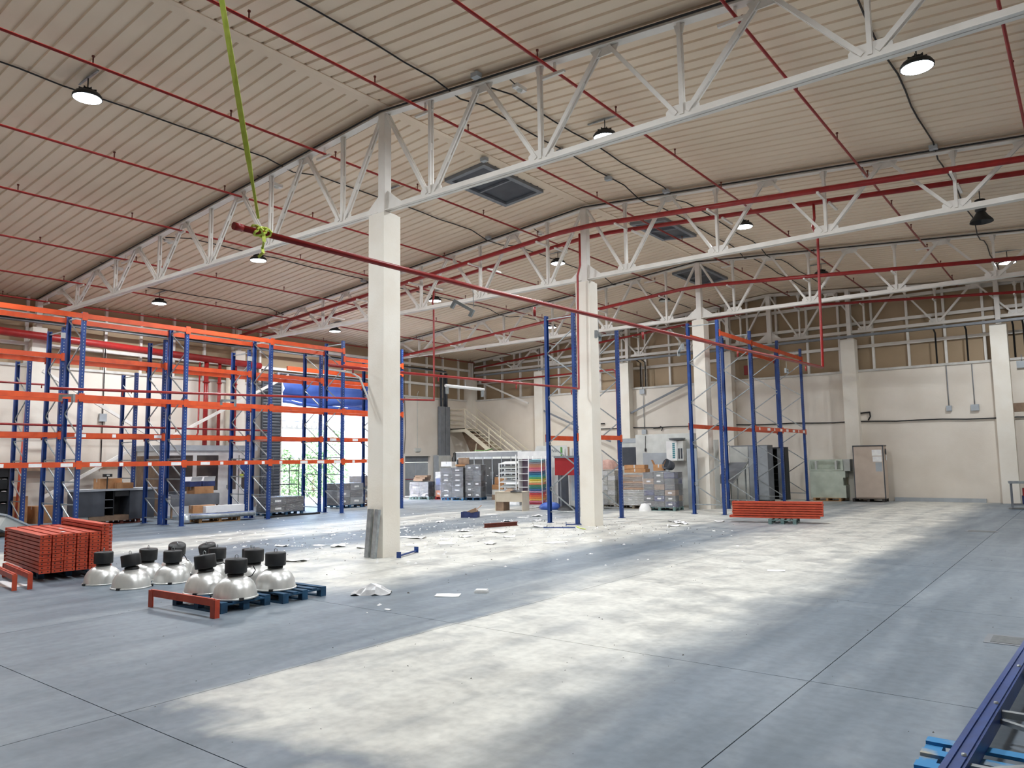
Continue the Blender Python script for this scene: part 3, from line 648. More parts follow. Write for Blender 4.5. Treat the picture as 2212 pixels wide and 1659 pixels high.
# ------------------------------------------------------------------ old bell lamps on the floor
def lamp_meshes():
    R = .3
    refl = MB().lathe([(R+.004, .02), (R-.002, .06), (R*.94, .14), (R*.82, .21), (R*.64, .262), (R*.46, .29), (R*.3, .305)], 26)
    rim = MB().lathe([(R-.02, .0), (R+.018, .0), (R+.02, .022), (R+.004, .026)], 26)
    neck = MB().lathe([(.11, .298), (.115, .33), (.1, .335), (.1, .35)], 16)
    hous = MB().lathe([(.02, .345), (.148, .345), (.154, .36), (.154, .525), (.146, .54), (.0, .552)], 24)
    cl = MB().box(R-.015, R+.035, -.03, .03, 0, .035)
    eye = MB().tube([(.02, 0, .545), (.02, 0, .585), (.0, 0, .6), (-.02, 0, .585), (-.02, 0, .545)], .006, 5)
    return [refl.mesh('reflector', ALU), rim.mesh('rim', ALU), neck.mesh('neck', BLACK), hous.mesh('gear_housing', BLACK), cl.mesh('rim_clip', BLACK), eye.mesh('hanging_eye', GALV)]
LM = lamp_meshes()
lamps = [(-13.84, 6.14, 0, 0, 0, 'leftmost old lamp, nearest the orange stack'), (-12.95, 6.21, 0, -.17, .4, 'second from the left, housing tipped sideways'), (-13.6, 6.8, 0, .06, .2, 'in the back row just behind the tipped one'), (-12.92, 6.9, 0, .0, .9, 'third from the left in the front'), (-13.85, 7.47, 0, .35, -.4, 'farthest left in the back, housing knocked over'), (-13.25, 7.78, 0, -.3, 1.9, 'at the very back beside the knocked-over one'), (-12.6, 7.55, 0, .05, 2.2, 'half hidden in the middle of the group'), (-10.63, 6.2, PZ, -.13, .5, 'dusty one at the left of the pallet'), (-12.0, 7.85, 0, 0, 0, 'at the back behind the pallet'), (-9.85, 6.2, PZ, .03, 1.2, 'frontmost one on the dark blue pallet'), (-10.7, 7.05, PZ, 0, 2.6, 'on the pallet behind the frontmost one'), (-10.02, 6.98, PZ, 0, .7, 'rightmost one on the pallet')]
for i, (x, y, z, ti, rz, lab) in enumerate(lamps):
    t = thing('high_bay_lamp', 'removed bell lamp with aluminium reflector, '+lab, 'lamp', (x, y, z), rz, 'removed bell lamps standing on the floor')
    for k, nm in enumerate(('reflector', 'rim', 'neck', 'gear_housing', 'rim_clip', 'hanging_eye')):
        if k >= 3 and k != 4:
            o = ob(nm, LM[k], t); o.rotation_euler = (0, ti, 0); o.location = (-.3*math.sin(ti), 0, .3*(1-math.cos(ti))+abs(ti)*.05)
        elif k == 4: [ob(nm, LM[k], t, rot=(0, 0, .6+q*2*pi/3)) for q in range(3)]
        else: ob(nm, LM[k], t)
    if i in (7, 9, 4, 10):
        ob('power_cable', MB().tube([(.15, 0, .4), (.25, .06, .42), (.3, .12, .34), (.26, .16, .26), (.2, .2, .24)], .008, 5), t, m=CABLE)
pallet('dark blue pallet under the old lamps, front one', -10.2, 6.2, 0.04, BLUEWOOD, W=.8)
pallet('dark blue pallet under the old lamps, rear one', -10.1, 7.12, .04, BLUEWOOD, W=.8)

# ------------------------------------------------------------------ right foreground: upright frame on a bright blue pallet
pallet('bright blue pallet at the bottom right corner', -.42, 5.35, 0.02, BLUEWOOD2, L=1.2, W=1.05)
t = thing('rack_end_ladder', 'blue rack upright frame lying on the bright blue pallet', 'frame', (-.78, 5.0, PZ), math.radians(-2.6))
for s in (0, 1.05):
    u = MB(); u.box(s-.06, s+.06, -1.4, 4.2, .1, .112); u.box(s-.06, s-.048, -1.4, 4.2, 0, .1); u.box(s+.048, s+.06, -1.4, 4.2, 0, .1)
    u.box(s-.045, s-.018, -1.4, 4.2, .112, .124).box(s+.018, s+.045, -1.4, 4.2, .112, .124)
    ob('upright', u, t, m=BLUE)
for k, yy in enumerate((-.9, .25, 1.45, 2.65, 3.8)):
    ob('brace', MB().bar((0, yy, .06), (1.05, yy+.05, .06), .045, .045), t, m=GALV)
    if k < 4: ob('brace', MB().bar((0, yy-.06+.02, .03), (1.05, yy+(1.1 if k % 2 else -.6), .03), .04, .03), t, m=GALV)
    ob('bolt', MB().lathe([(0, .14), (.014, .138), (.016, .124)], 8, Matrix.Translation((.03, yy, 0))), t, m=GALV)

# ------------------------------------------------------------------ things around the columns
for i, (x, y, lean) in enumerate(((-12.53, 11.0, .0), (-12.27, 10.95, .05))):
    t = ob('steel_profile', MB().box(-.06, .06, -.02, -.008, 0, 1.03).box(-.06, -.048, -.008, .05, 0, 1.03).box(.048, .06, -.008, .05, 0, 1.03), loc=(x, y, 0), rot=(-.06, .06 if i else .04, 0), m=GALV)
    tag(t, 'galvanised channel leaning on the nearest column, %s one' % ['left', 'right'][i], 'channel')
def spacer(label, x, y, rz, L=.95):
    t = thing('row_spacer', label, 'spacer', (x, y, 0), rz)
    ob('bar', MB().box(0, L, -.02, .02, .03, .06), t, m=BLUE)
    for xx in (0, L): ob('end_plate', MB().box(xx-.006, xx+.006, -.05, .05, 0, .13), t, m=BLUE)
spacer('blue row spacer on the floor at the nearest column', -11.85, 11.3, math.atan2(.98, -.4))
spacer('blue row spacer on the floor at the second column', -13.0, 19.42, math.atan2(.42, .5), .66)
tag(ob('flat_bar', MB().box(0, .95, -.03, .03, 0, .03), loc=(-13.2, 18.5, 0), rot=(0, 0, math.atan2(.45, .8)), m=BLUE), 'dark blue flat bar on the floor before the second column', 'bar')
tag(ob('flat_bar', MB().box(0, .8, -.025, .025, 0, .02), loc=(-13.75, 18.1, 0), rot=(0, 0, .75), m=GALV), 'perforated grey strip on the floor before the second column', 'bar')
tag(ob('steel_beam', MB().box(0, 1.2, -.06, .06, 0, .012).box(0, 1.2, -.06, .06, .11, .122).box(0, 1.2, -.006, .006, .012, .11), loc=(-14.86, 17.73, 0), rot=(0, 0, math.atan2(1.13, .39)), m=RUST), 'rusty red steel section lying on the open floor', 'beam')
tag(ob('strap_end', MB().bar((0, 0, .01), (.3, -.35, .012), .05, .006).bar((.3, -.35, .012), (.75, -.7, .012), .05, .006), loc=(-12.6, 19.4, 0), m=YELLOW), 'yellow-green strap end on the floor by the second column', 'strap')
t = thing('carton', 'open navy fruit carton with brown paper on the open floor', 'box', (-18.02, 20.72, 0), .45)
ob('tray', MB().box(-.3, .3, -.2, .2, 0, .02).box(-.3, .3, -.2, -.185, .02, .2).box(-.3, .3, .185, .2, .02, .2).box(-.3, -.285, -.185, .185, .02, .2).box(.285, .3, -.185, .185, .02, .2), t, m=NAVY)
ob('paper', MB().bar((-.1, 0, .18), (.2, .05, .3), .3, .08).bar((.05, -.12, .2), (.3, -.1, .24), .2, .05), t, m=CARDG); ob('flap', MB().bar((.1, .18, .2), (.36, .25, .42), .22, .012), t, m=CARD)
t = thing('office_desk', 'plain cream office desk standing on the open floor', 'desk', (-18.83, 24.0, 0), math.atan2(.23, 1.09))
ob('top', MB().box(-.62, .62, -.02, .68, .74, .77), t, m=BLOSS); ob('front_panel', MB().box(-.58, .58, .02, .04, .36, .74), t, m=BLOSS)
for s in (-1, 1): ob('side_panel', MB().box(s*.6-.014, s*.6+.014, 0, .66, 0, .74), t, m=BLOSS)
ob('drawer_pedestal', MB().box(-.586, -.25, .04, .6, 0, .36), t, m=CARDG); ob('edge_strip', MB().box(.1, .62, -.024, -.02, .742, .77), t, m=DARK)
tag(ob('rags', MB().lathe([(.0, .12), (.1, .1), (.2, .03), (.24, 0)], 8), loc=(-18.95, 24.25, .77), rot=(0, 0, .4), m=CARDG), 'crumpled brown paper on the cream desk', 'paper')
tag(ob('dark_cloth', MB().lathe([(.0, .07), (.14, .05), (.22, .02), (.26, 0)], 7), loc=(-18.6, 24.2, .77), m=BLACK), 'black cloth on the cream desk', 'cloth')
tag(ob('white_bar', MB().bar((0, 0, .03), (.7, .05, .12), .05, .05).bar((0, 0, .03), (.68, .1, .02), .05, .04), loc=(-19.0, 25.3, .0), m=WHITE), 'white metal frame piece on the floor behind the cream desk', 'frame')

# ------------------------------------------------------------------ litter
def sheet_obj(label, x, y, s, rz, kind='flat', group='loose papers on the floor'):
    n = 5; vs = []; a = s; b = s*.7
    amp = {'flat': .006, 'crump': .035}[kind]
    for j in range(n):
        for i in range(n): vs.append(((i/(n-1)-.5)*a, (j/(n-1)-.5)*b, .003+random.random()*amp+(amp*.6 if (i in (0, n-1)) and random.random() < .4 else 0)))
    m2 = len(vs); vs += [(p[0], p[1], max(p[2]-.004, 0)) for p in vs]
    fs = [(j*n+i, j*n+i+1, (j+1)*n+i+1, (j+1)*n+i) for j in range(n-1) for i in range(n-1)]; fs += [tuple(q+m2 for q in f[::-1]) for f in fs]
    return tag(ob('loose_paper', MB().add(vs, fs), loc=(x, y, 0), rot=(0, 0, rz), m=PAPER), label, 'paper', group)
P = [(-20.14, 11.85), (-16.03, 11.35), (-15.38, 11.97), (-14.59, 9.4), (-13.36, 9.81), (-13.53, 15.34), (-13.52, 16.82), (-12.49, 15.93), (-13.62, 14.61), (-15.01, 17.13), (-13.35, 13.17), (-13.57, 18.79), (-14.8, 12.08), (-13.97, 12.24), (-18.68, 17.99), (-17.54, 18.6), (-16.23, 21.52), (-18.16, 22.05), (-16.18, 22.28), (-14.64, 16.5), (-10.67, 15.45), (-14.43, 14.41), (-15.03, 14.48), (-17.0, 16.4), (-16.2, 15.2), (-17.9, 14.3), (-19.2, 15.1), (-15.7, 19.9), (-14.9, 20.6), (-18.9, 13.2), (-12.9, 13.9), (-11.9, 14.4)]
LMK = {'the leaning channels on the nearest column': (-12.4, 10.95), 'the blue spacer at the nearest column': (-12.0, 11.8), 'the rusty steel section': (-14.7, 18.3), 'the open navy carton': (-18.0, 20.7), 'the second column': (-12.6, 19.6), 'the back row of old lamps': (-13.0, 8.2), 'the foil rolls on their pallet': (-24.5, 15.2), 'the cream desk': (-18.8, 23.8)}
cnt = {}; ordr = sorted((min((math.hypot(x-a, y-b), n_) for n_, (a, b) in LMK.items()), x, y) for x, y in P)
for (dd, n_), x, y in ordr:
    k = cnt.get(n_, 0); cnt[n_] = k+1
    w_ = 'nearest' if k == 0 else (ORD[k]+' nearest' if k < 12 else 'farthest away')
    sheet_obj('loose white paper on the floor, %s to %s' % (w_, n_), x, y, random.uniform(.3, .5), random.uniform(0, 6), random.choice(('flat', 'crump')))
for k, (x, y) in enumerate(((-10.11, 20.85), (-10.15, 21.74), (-10.41, 21.98), (-10.5, 22.1), (-10.77, 22.39))): sheet_obj('loose white paper left of the right orange stack, %s from the camera' % ORD[k], x, y, random.uniform(.25, .45), random.uniform(0, 6), 'crump', 'papers before the right stack')
sheet_obj('single crumpled paper just left of the right orange stack', -9.56, 23.0, .3, .4, 'crump')
sheet_obj('lone white sheet in the middle of the cream floor', -4.66, 13.67, .3, .3, 'flat')
sheet_obj('flat thin plastic sheet on the grey floor left of the white lid', -7.95, 8.6, .38, .6, 'flat')
sheet_obj('tiny white scrap on the grey floor right of the old lamps', -7.89, 7.32, .1, .2, 'flat')
tag(ob('box_lid', MB().box(-.1, .1, -.07, .07, 0, .035).box(-.09, .09, -.06, .06, .035, .05), loc=(-7.67, 9.07, 0), rot=(0, 0, .5), m=WHITE), 'small white plastic lid on the grey floor', 'lid')
bag = MB(); n = 9; vs = [((i/8-.5)*.6, (j/8-.5)*.34, max(0, .12*math.sin(i/8*pi)*math.sin(j/8*pi)*(1+i/8)*.8+random.uniform(-.02, .035))) for j in range(n) for i in range(n)]
fs = [(j*n+i, j*n+i+1, (j+1)*n+i+1, (j+1)*n+i) for j in range(8) for i in range(8)]; o_ = len(vs)
bag.add(vs+[(p[0], p[1], 0) for p in vs], fs+[tuple(q+o_ for q in f[::-1]) for f in fs])
FILM = mat('clear_bag_film', (214, 214, 214), (190, 190, 192), 9, .25)
tag(ob('plastic_bag', bag, loc=(-9.05, 8.05, 0), rot=(0, 0, .7), m=FILM), 'crumpled clear plastic bag on the floor right of the old lamps', 'bag')
db = MB(); random.seed(11)
def crumb(x, y, s):
    R = Matrix.Translation((x, y, 0)) @ Matrix.Rotation(random.uniform(0, 6), 4, 'Z'); a, b, c = s*random.uniform(.5, 1.3), s*random.uniform(.3, .9), s*random.uniform(.3, .7)
    db.add([(-a, -b, 0), (a, -b*.7, 0), (a*.8, b, 0), (-a*.6, b, 0), (-a*.3, -b*.2, c), (a*.4, b*.2, c)], [(0, 1, 5, 4), (1, 2, 5), (2, 3, 4, 5), (3, 0, 4), (3, 2, 1, 0)], R)
for k in range(420): crumb(random.gauss(-14.5, 2.6), random.gauss(15.0, 4.0), random.uniform(.006, .022))
for k in range(170): crumb(random.uniform(-11.5, -1), random.uniform(3, 20), random.uniform(.004, .012))
for k in range(160): crumb(random.gauss(-12, 2), random.gauss(19.5, 1.6), random.uniform(.01, .03))
d = ob('floor_crumbs', db, m=mat('grey_brown_crumbs', (96, 90, 84), (70, 66, 62), 9, .8)); d['kind'] = 'stuff'; tag(d, 'dark crumbs and splinters scattered over the floor', 'debris')
random.seed(21); db = MB()
for k in range(520): crumb(random.gauss(-15, 3.0), random.gauss(15.5, 3.6), random.uniform(.015, .05))
d = ob('paper_scraps', db, m=PAPER); d['kind'] = 'stuff'; tag(d, 'small white paper scraps scattered over the floor', 'debris')
for i, (x, y) in enumerate(((-.75, 9.95), (-2.5, 23.3))):
    t = thing('drain_cover', ['steel drain cover by the blue upright frame', 'steel drain cover far off on the right'][i], 'drain', (x, y, 0))
    ob('rim', MB().box(-.36, .36, -.24, .24, .001, .004), t, m=GREY); ob('grate', MB().box(-.3, .3, -.18, .18, .004, .007), t, m=GRATE)
# ------------------------------------------------------------------ loading opening: tarpaulin, shutter, outside
t = thing('dock_tarpaulin', 'blue tarpaulin curtain gathered above the loading opening', 'tarpaulin', (-31.75, DY0, 0))
n, mrows = 26, 8; vs = []
for j in range(mrows):
    for i in range(n):
        u, v = i/(n-1), j/(mrows-1); zt = 6.42; zb = 5.2-.12*math.sin(u*pi)-.18*u
        sw = .12*math.sin(u*9+v*3)*v+.18*math.sin(v*pi)+(.1*math.sin(v*14+u*5) if v > .5 else 0)
        vs.append((.05+sw, u*6.25, zt+(zb-zt)*v+.05*math.sin(u*14+v*6)*v))
N = len(vs); vs2 = vs+[(p[0]-.015, p[1], p[2]) for p in vs]
fs = [(j*n+i, j*n+i+1, (j+1)*n+i+1, (j+1)*n+i) for j in range(mrows-1) for i in range(n-1)]; fs += [tuple(q+N for q in f[::-1]) for f in fs]
ob('curtain', MB().add(vs2, fs, smooth=True), t, m=TARP)
ob('bottom_roll', MB().tube([(.12, k*6.25/12, 5.12-.12*math.sin(k/12*pi)-.18*k/12+.03*math.sin(k*2.2)) for k in range(13)], [.09+.025*math.sin(k*3.1) for k in range(13)], 8), t, m=TARP)
ob('top_rail', MB().box(-.05, .1, 0, 6.3, 6.4, 6.5), t, m=GREY)
t = thing('roller_shutter', 'grey corrugated folded shutter beside the loading opening', 'shutter', (-31.6, 21.1, 0))
for k in range(42): ob('slat', MB().prism([(0, 0), (.03, .04), (.03, .1), (0, .149), (-.04, .149), (-.04, 0)], 0, 1.08, M=Matrix.Translation((0, 0, .05+k*.15))), t, m=CHAR)
for yy in (0, 1.08): ob('side_post', MB().box(-.05, .07, yy-.03, yy+.03, 0, 6.4), t, m=STEEL if yy else CHAR)
tag(ob('door_beam', MB().box(0, .08, 0, 6.2, 0, .2), loc=(-31.3, DY0+.05, 6.62), m=ORANGE), 'bright orange beam across the top of the loading opening', 'beam')
# outside
struct('yard_ground', MB().box(-75, XL-.35, -30, 75, -.5, -.05), mat('pale_yard', (200, 196, 188), (186, 182, 174), .7, .8), 'pale yard outside')
t = thing('dock_canopy', 'white corrugated canopy outside the loading opening', 'canopy', (-33.6, 21, 4.25))
for k in range(28): ob('sheet_rib', MB().prism([(0, 0), (.06, .05), (.2, .05), (.26, 0), (.26, -.02), (0, -.02)], 0, 9, M=Matrix.Translation((-.27*k*.4, 0, .0+.11*k*.2))) if k < 9 else MB().box(-1, -.98, k*.33-3, k*.33-2.94, -.2, 0), t, m=GREYL)
for yy in (1, 4.5, 8): ob('support_arm', MB().bar((1.2, yy, -.1), (-1.6, yy, .45), .08, .08), t, m=STEEL)
ob('fascia', MB().box(-1.1, -1.0, 0, 9, -.35, .0), t, m=OFFW)
t = thing('neighbour_building', 'sunlit white building outside', 'building', (-52, 20, 0))
ob('wall', MB().box(-1, 0, -16, 26, 0, 9), t, m=WHITE)
for k in range(6): ob('slat_shutter', MB().box(0, .06, 9+k*2.4, 10.6+k*2.4, .5, 5.5), t, m=GREYL)
lf = []
for i, c in enumerate(((112, 146, 104), (136, 166, 126), (92, 128, 88))): lf.append(mat('leaf_%d' % i, c, None, 1, .5))
random.seed(5)
for i, (x, y, w, h, lab) in enumerate(((-37.5, 26.0, 1.35, 2.9, 'leafy green hedge outside the opening, left part'), (-37.8, 28.9, 1.35, 2.7, 'leafy green hedge outside the opening, middle part'), (-40.5, 31.9, 1.6, 4.6, 'taller green tree outside the opening'), (-38.5, 22.9, 1.3, 2.3, 'leafy green hedge outside the opening, seen behind the shutter'))):
    t = thing('hedge', lab, 'hedge', (x, y, 0))
    for q in range(3):
        mb = MB()
        for k in range(620):
            a, b, r = random.uniform(0, 2*pi), random.uniform(0, 1), random.uniform(.75, 1.0)
            p = Vector((math.cos(a)*w*r*math.sqrt(max(.1, 1-(b*1.2-.3)**2)), math.sin(a)*w*r*math.sqrt(max(.1, 1-(b*1.2-.3)**2)), b*h)); s = random.uniform(.07, .15)
            u = Vector((random.gauss(0, 1), random.gauss(0, 1), random.gauss(0, 1))).normalized(); v = u.orthogonal().normalized()
            mb.add([p-u*s, p+v*s*.5, p+u*s, p-v*s*.5], [(0, 1, 2, 3)])
        o = ob('foliage', mb, t, m=lf[q]); o['kind'] = 'stuff'
    ob('stem', MB().tube([(0, 0, 0), (0, 0, h*.8)], [.12, .05], 7), t, m=WOODG)
# ------------------------------------------------------------------ exit door, electrical cabinet
dr = struct('door_1', MB().box(-.05, 0, .06, 2.19, 2.0, 2.36), GREY, 'grey double exit door with red push bars'); dr.location = (XL-.2, EY0, 0)
for i in range(2):
    lf_ = ob('door_leaf', MB().box(-.05, 0, .07+i*1.06, 1.11+i*1.06, .02, 1.98), dr, m=GREYL)
    ob('push_bar', MB().tube([(.07, .12+i*1.06, 1.0), (.07, 1.06+i*1.06, 1.0)], .02, 7), lf_, m=REDP)
    ob('latch_box', MB().box(0, .1, 1.0 if i == 0 else 1.15, 1.1 if i == 0 else 1.25, .93, 1.17), lf_, m=BLACK)
ob('door_frame', MB().box(-.12, .2, 0, .06, 0, 2.42).box(-.12, .2, 2.19, 2.25, 0, 2.42).box(-.12, .2, .06, 2.19, 2.36, 2.42), dr, m=CREAM)
tag(ob('emergency_light', MB().box(0, .12, -.22, .22, -.08, .08).prism([(0, -.08), (.12, -.08), (.08, -.14), (0, -.14)], -.18, .18), loc=(XL, 32.0, 2.75), m=OFFW), 'boxy white emergency light above the exit door', 'light')
tag(ob('wall_cable', MB().tube([(0, 0, 0), (0, 0, 3.2), (0, .1, 3.4)], .015, 5), loc=(XL+.03, 32.0, 2.85), m=OFFW), 'thin white cable above the exit door light', 'cable')
tag(ob('wall_cable', MB().tube([(0, 0, 0), (0, .12, 1.2), (0, .05, 3), (0, 0, 4.6)], .015, 5), loc=(XL+.03, 30.9, 2.5), m=CABLE), 'thin dark cable hanging left of the exit door light', 'cable')
t = thing('electrical_cabinet', 'tall pale grey electrical cabinet right of the exit door', 'cabinet', (-31.95, 33.95, 0))
ob('body', MB().box(0, .4, -.6, .55, 0, 2.4), t, m=GREYL); ob('door', MB().box(.4, .42, -.57, .52, .05, 2.36), t, m=OFFW); ob('warning_mark', MB().prism([(-.05, 1.6), (.05, 1.6), (0, 1.7)], .42, .424, axis='x'), t, m=GREY); ob('handle', MB().box(.42, .45, -.5, -.47, 1.1, 1.3), t, m=BLACK)
t = thing('cable_duct', 'paired tall grey cable ducts above the electrical cabinet', 'duct', (-31.9, 34.15, 2.4))
for s in (-.22, .22): ob('cover', MB().box(0, .22, s-.2, s+.2, 0, 3.0), t, m=GREY)
ob('cable_bundle', MB().tube([(.1, -.25, 3), (.1, -.25, 5.1)], .07, 7).tube([(.1, .2, 3), (.1, .2, 5.1)], .1, 7).tube([(.1, .02, 3), (.1, .02, 5)], .05, 7), t, m=CHAR)
# ------------------------------------------------------------------ stair to the landing in the corner
t = thing('steel_stair', 'cream steel stair with railings in the far left corner', 'stair', (-31.9, 34.8, 0))
LZ, LX, SX = 4.05, 1.25, .66
ob('landing', MB().box(0, LX, 0, 1.15, LZ-.06, LZ), t, m=CREAMW)
ob('soffit', MB().prism([(0, LZ-.16), (LX, LZ-.16), (LX+1.2, 2.9), (.9, 2.2)], 1.12, 1.16), t, m=CARDG)
x1 = LX+LZ/SX
for yy in (0, 1.12):
    ob('stringer', MB().prism([(0, LZ+.02), (LX, LZ+.02), (x1, 0), (x1-.42, 0), (LX-.06, LZ-.24), (0, LZ-.24)], yy, yy+.03), t, m=CREAMW)
    ps = [(0, LZ), (LX, LZ), (LX+1.9, LZ-1.9*SX), (LX+3.8, LZ-3.8*SX), (x1-.2, .13)]
    if yy > 1: ps = ps[1:]
    for q in ps: ob('railing_post', MB().box(q[0]-.025, q[0]+.025, yy, yy+.04, q[1], q[1]+1.2), t, m=CREAMW)
    for hgt in (1.2, .88, .56, .28):
        r = MB()
        if yy < 1: r.bar((0, yy+.02, LZ+hgt), (LX, yy+.02, LZ+hgt), .04, .04 if hgt > 1 else .025)
        r.bar((LX, yy+.02, LZ+hgt), (x1-.2, yy+.02, .13+hgt), .05 if hgt > 1 else .03, .05 if hgt > 1 else .025)
        ob('rail', r, t, m=CREAMW)
for hgt in (1.2, .88, .56, .28): ob('rail', MB().box(0, .03, 0, 1.15, LZ+hgt-.015, LZ+hgt+.015), t, m=CREAMW)
for k in range(18): ob('tread', MB().box(LX+.1+k*.33, LX+.4+k*.33, .03, 1.12, LZ-.2-k*.2178, LZ-.17-k*.2178), t, m=CREAMW)
for q in (1.6, 2.3): ob('prop', MB().bar((q, .1, 0), (q+.5, .1, LZ-.5-q*.3), .06, .06), t, m=CREAMW)
# far wall details
for i, (a, b) in enumerate((((-31.0, 7.1), (-27.1, 5.48)), ((-26.5, 5.2), (-23.4, 3.85)), ((-20.9, 4.2), (-16.6, 5.92)), ((-23.3, 3.8), (-21.4, 3.0)))):
    tag(ob('wall_brace', MB().bar((a[0], 0, a[1]), (b[0], 0, b[1]), .06, .1), loc=(0, 36.62, 0), m=STEEL if i < 1 else GREY), 'diagonal wall brace on the far wall, %s from the left corner' % ORD[i], 'brace')
t = thing('cable_tray', 'long dark cable tray along the far wall below the truss', 'cable tray', (-31, 36.32, 7.4))
ob('tray', MB().box(0, 38, -.08, .1, 0, .03).box(0, 38, -.08, -.07, .03, .1), t, m=GREY); ob('cables', MB().tube([(k*1.9, .02+.02*math.sin(k*2), .06+.02*math.sin(k*1.3)) for k in range(21)], .05, 6), t, m=CABLE)
pts = [(-24+k*.9, -.03, 3.78-.012*(k-6)+.02*math.sin(k*1.9)) for k in range(36)]
tag(ob('wall_cable', MB().tube([(p[0]+24, p[1], p[2]) for p in pts], .03, 6), loc=(-24, YB-.04, -.08), m=CABLE), 'long black cable running level across the far wall', 'cable')
for i, (x, z, w, h, up, lab) in enumerate(((-19.46, 5.69, .3, .26, 1.6, 'upper of two left of the far racks'), (-19.42, 3.47, .26, .26, 2.0, 'lower of two left of the far racks'), (-4.81, 3.99, .2, .22, 1.85, 'small one left of the right wall column'), (-3.86, 3.97, .3, .26, 1.85, 'wide one beside the right wall column'), (-2.1, 5.65, .36, .28, .4, 'high one right of the right wall column'))):
    t = thing('wall_box', 'pale grey electrical box on the far wall, '+lab, 'box', (x, YB, z), group=None)
    ob('cover', MB().box(-w/2, w/2, -.12, 0, -h/2, h/2), t, m=GREYL); ob('conduit', MB().tube([(0, -.05, h/2), (0, -.05, up)], .018, 6), t, m=GREY)
for i, x in enumerate((-5.15, -3.98, -2.3, -1.95, -19.6, -19.3)):
    tag(ob('riser_cable', MB().tube([(0, 0, 0), (0, 0, 1.35), (0, -.6, 1.5)], .035, 6), loc=(x, 37.0, MT+.12), m=CABLE), 'black cable dropping from the tray over the sill, %s' % ['left of the right wall column', 'at the right wall column', 'right of the right wall column, first', 'right of the right wall column, second', 'left of the far racks, first', 'left of the far racks, second'][i], 'cable')
t = thing('strip_light', 'white tube light fixed upright on the far wall', 'light', (-8.47, YB-.02, 3.75)); ob('body', MB().box(-.07, .07, -.08, 0, 0, 1.65), t, m=OFFW); ob('end_cap', MB().box(-.08, .08, -.09, 0, -.05, 0), t, m=WHITE)
t = thing('wall_tap', 'small dark pipe bracket on the far wall beside the tube light', 'bracket', (-8.05, YB, 3.62)); ob('arm', MB().tube([(0, -.05, 0), (.1, -.08, .16), (.08, -.08, .38)], .03, 6).tube([(-.3, -.08, .33), (.08, -.08, .36)], .035, 6), t, m=CABLE)
t = thing('wall_tap', 'small dark pipe bracket on the far wall by the junction boxes', 'bracket', (-18.4, YB, 3.5)); ob('arm', MB().tube([(0, -.05, 0), (.1, -.08, .16), (-.05, -.08, .25)], .025, 6).tube([(-.45, -.08, .15), (-.05, -.08, .17)], .035, 6), t, m=CABLE)
t = thing('floodlight', 'black floodlight bracket over the card displays on the far wall', 'bracket', (-22.4, YB, 4.1)); ob('arm', MB().box(-.5, .5, -.12, -.06, -.1, -.04).tube([(-.5, -.08, -.08), (-.5, -.08, .25), (.1, -.08, .2)], .03, 6), t, m=CABLE)
tag(ob('kerb_strip', MB().box(0, 3.45, -.12, 0, 0, .16), loc=(-7.15, YB-.02, 0), m=GREYL), 'grey protective strip along the foot of the far wall', 'strip')
tag(ob('fire_sign', MB().box(-.16, .16, -.02, 0, -.24, .24), loc=(-13.75, YB+.5, 6.45), m=REDP), 'small red fire sign on the tan cladding', 'sign')
tag(ob('wall_recess', MB().box(0, 1.9, -.012, 0, 0, .36), loc=(-2.72, YB, 3.72), m=CARDG), 'brown strip on the far wall at the right picture edge', 'strip')

# ------------------------------------------------------------------ goods: helper for boxes
def carton(label, cat, x, y, z, w, d, h, rz, m, group=None, flap=False, tape=True):
    t = thing('carton', label, cat, (x, y, z), rz, group)
    ob('box', MB().box(-w/2, w/2, -d/2, d/2, 0, h), t, m=m)
    if tape: ob('tape', MB().box(-.025, .025, -d/2-.002, d/2+.002, h-.05, h+.003).box(-.025, .025, -d/2-.003, -d/2, h-.12, h), t, m=FILM)
    if flap: [ob('flap', MB().box(-.005, .005, -d/2+.02, d/2-.02, 0, .2), t, (s*w/2, 0, h), (0, s*.45, 0), m=WHITE if m is NAVY else m) for s in (-1, 1)]
    return t
def wrapfilm(t, w, d, h, z0):
    nx, nz = 10, 8; mb = MB(); vs = []
    for j in range(nz+1):
        for i in range(4*nx):
            s = i//nx; f = (i % nx)/nx
            c = [(-w/2+w*f, -d/2), (w/2, -d/2+d*f), (w/2-w*f, d/2), (-w/2, d/2-d*f)][s]
            g = 1+.03+random.uniform(-.008, .012); vs.append((c[0]*g, c[1]*g, z0+h*j/nz))
    k = 4*nx; fs = [(j*k+i, j*k+(i+1) % k, (j+1)*k+(i+1) % k, (j+1)*k+i) for j in range(nz) for i in range(k)]
    vs.append((0, 0, z0+h+.05)); fs += [(nz*k+i, nz*k+(i+1) % k, len(vs)-1) for i in range(k)]
    return ob('stretch_film', mb.add(vs, fs, smooth=False), t, m=WRAP)
def stack(label, x, y, rz, w, d, rows, m_list, film=True, z0=PZ, nx=2, ny=2, cat='stack', gap=.01, tilt=0):
    """a wrapped load: boxes in layers as parts of one load"""
    t = thing('wrapped_load', label, cat, (x, y, 0), rz)
    z = z0; bw, bd = w/nx, d/ny
    for r, h in enumerate(rows):
        for i in range(nx):
            for j in range(ny):
                jx = random.uniform(-.012, .012)
                o = ob('packed_box', MB().box(-bw/2+gap, bw/2-gap, -bd/2+gap, bd/2-gap, 0, h-.008), t, (-w/2+bw*(i+.5)+jx, -d/2+bd*(j+.5), z), (0, 0, random.uniform(-.02, .02)), m=m_list[(r+i+j) % len(m_list)])
                if random.random() < .5 and j == 0: ob('label', MB().box(-bw*.18, bw*.18, -bd/2+gap-.004, -bd/2+gap, h*.35, h*.62), o, m=PAPER)
        z += h
    if film: wrapfilm(t, w, d, z-z0, z0)
    return t, z
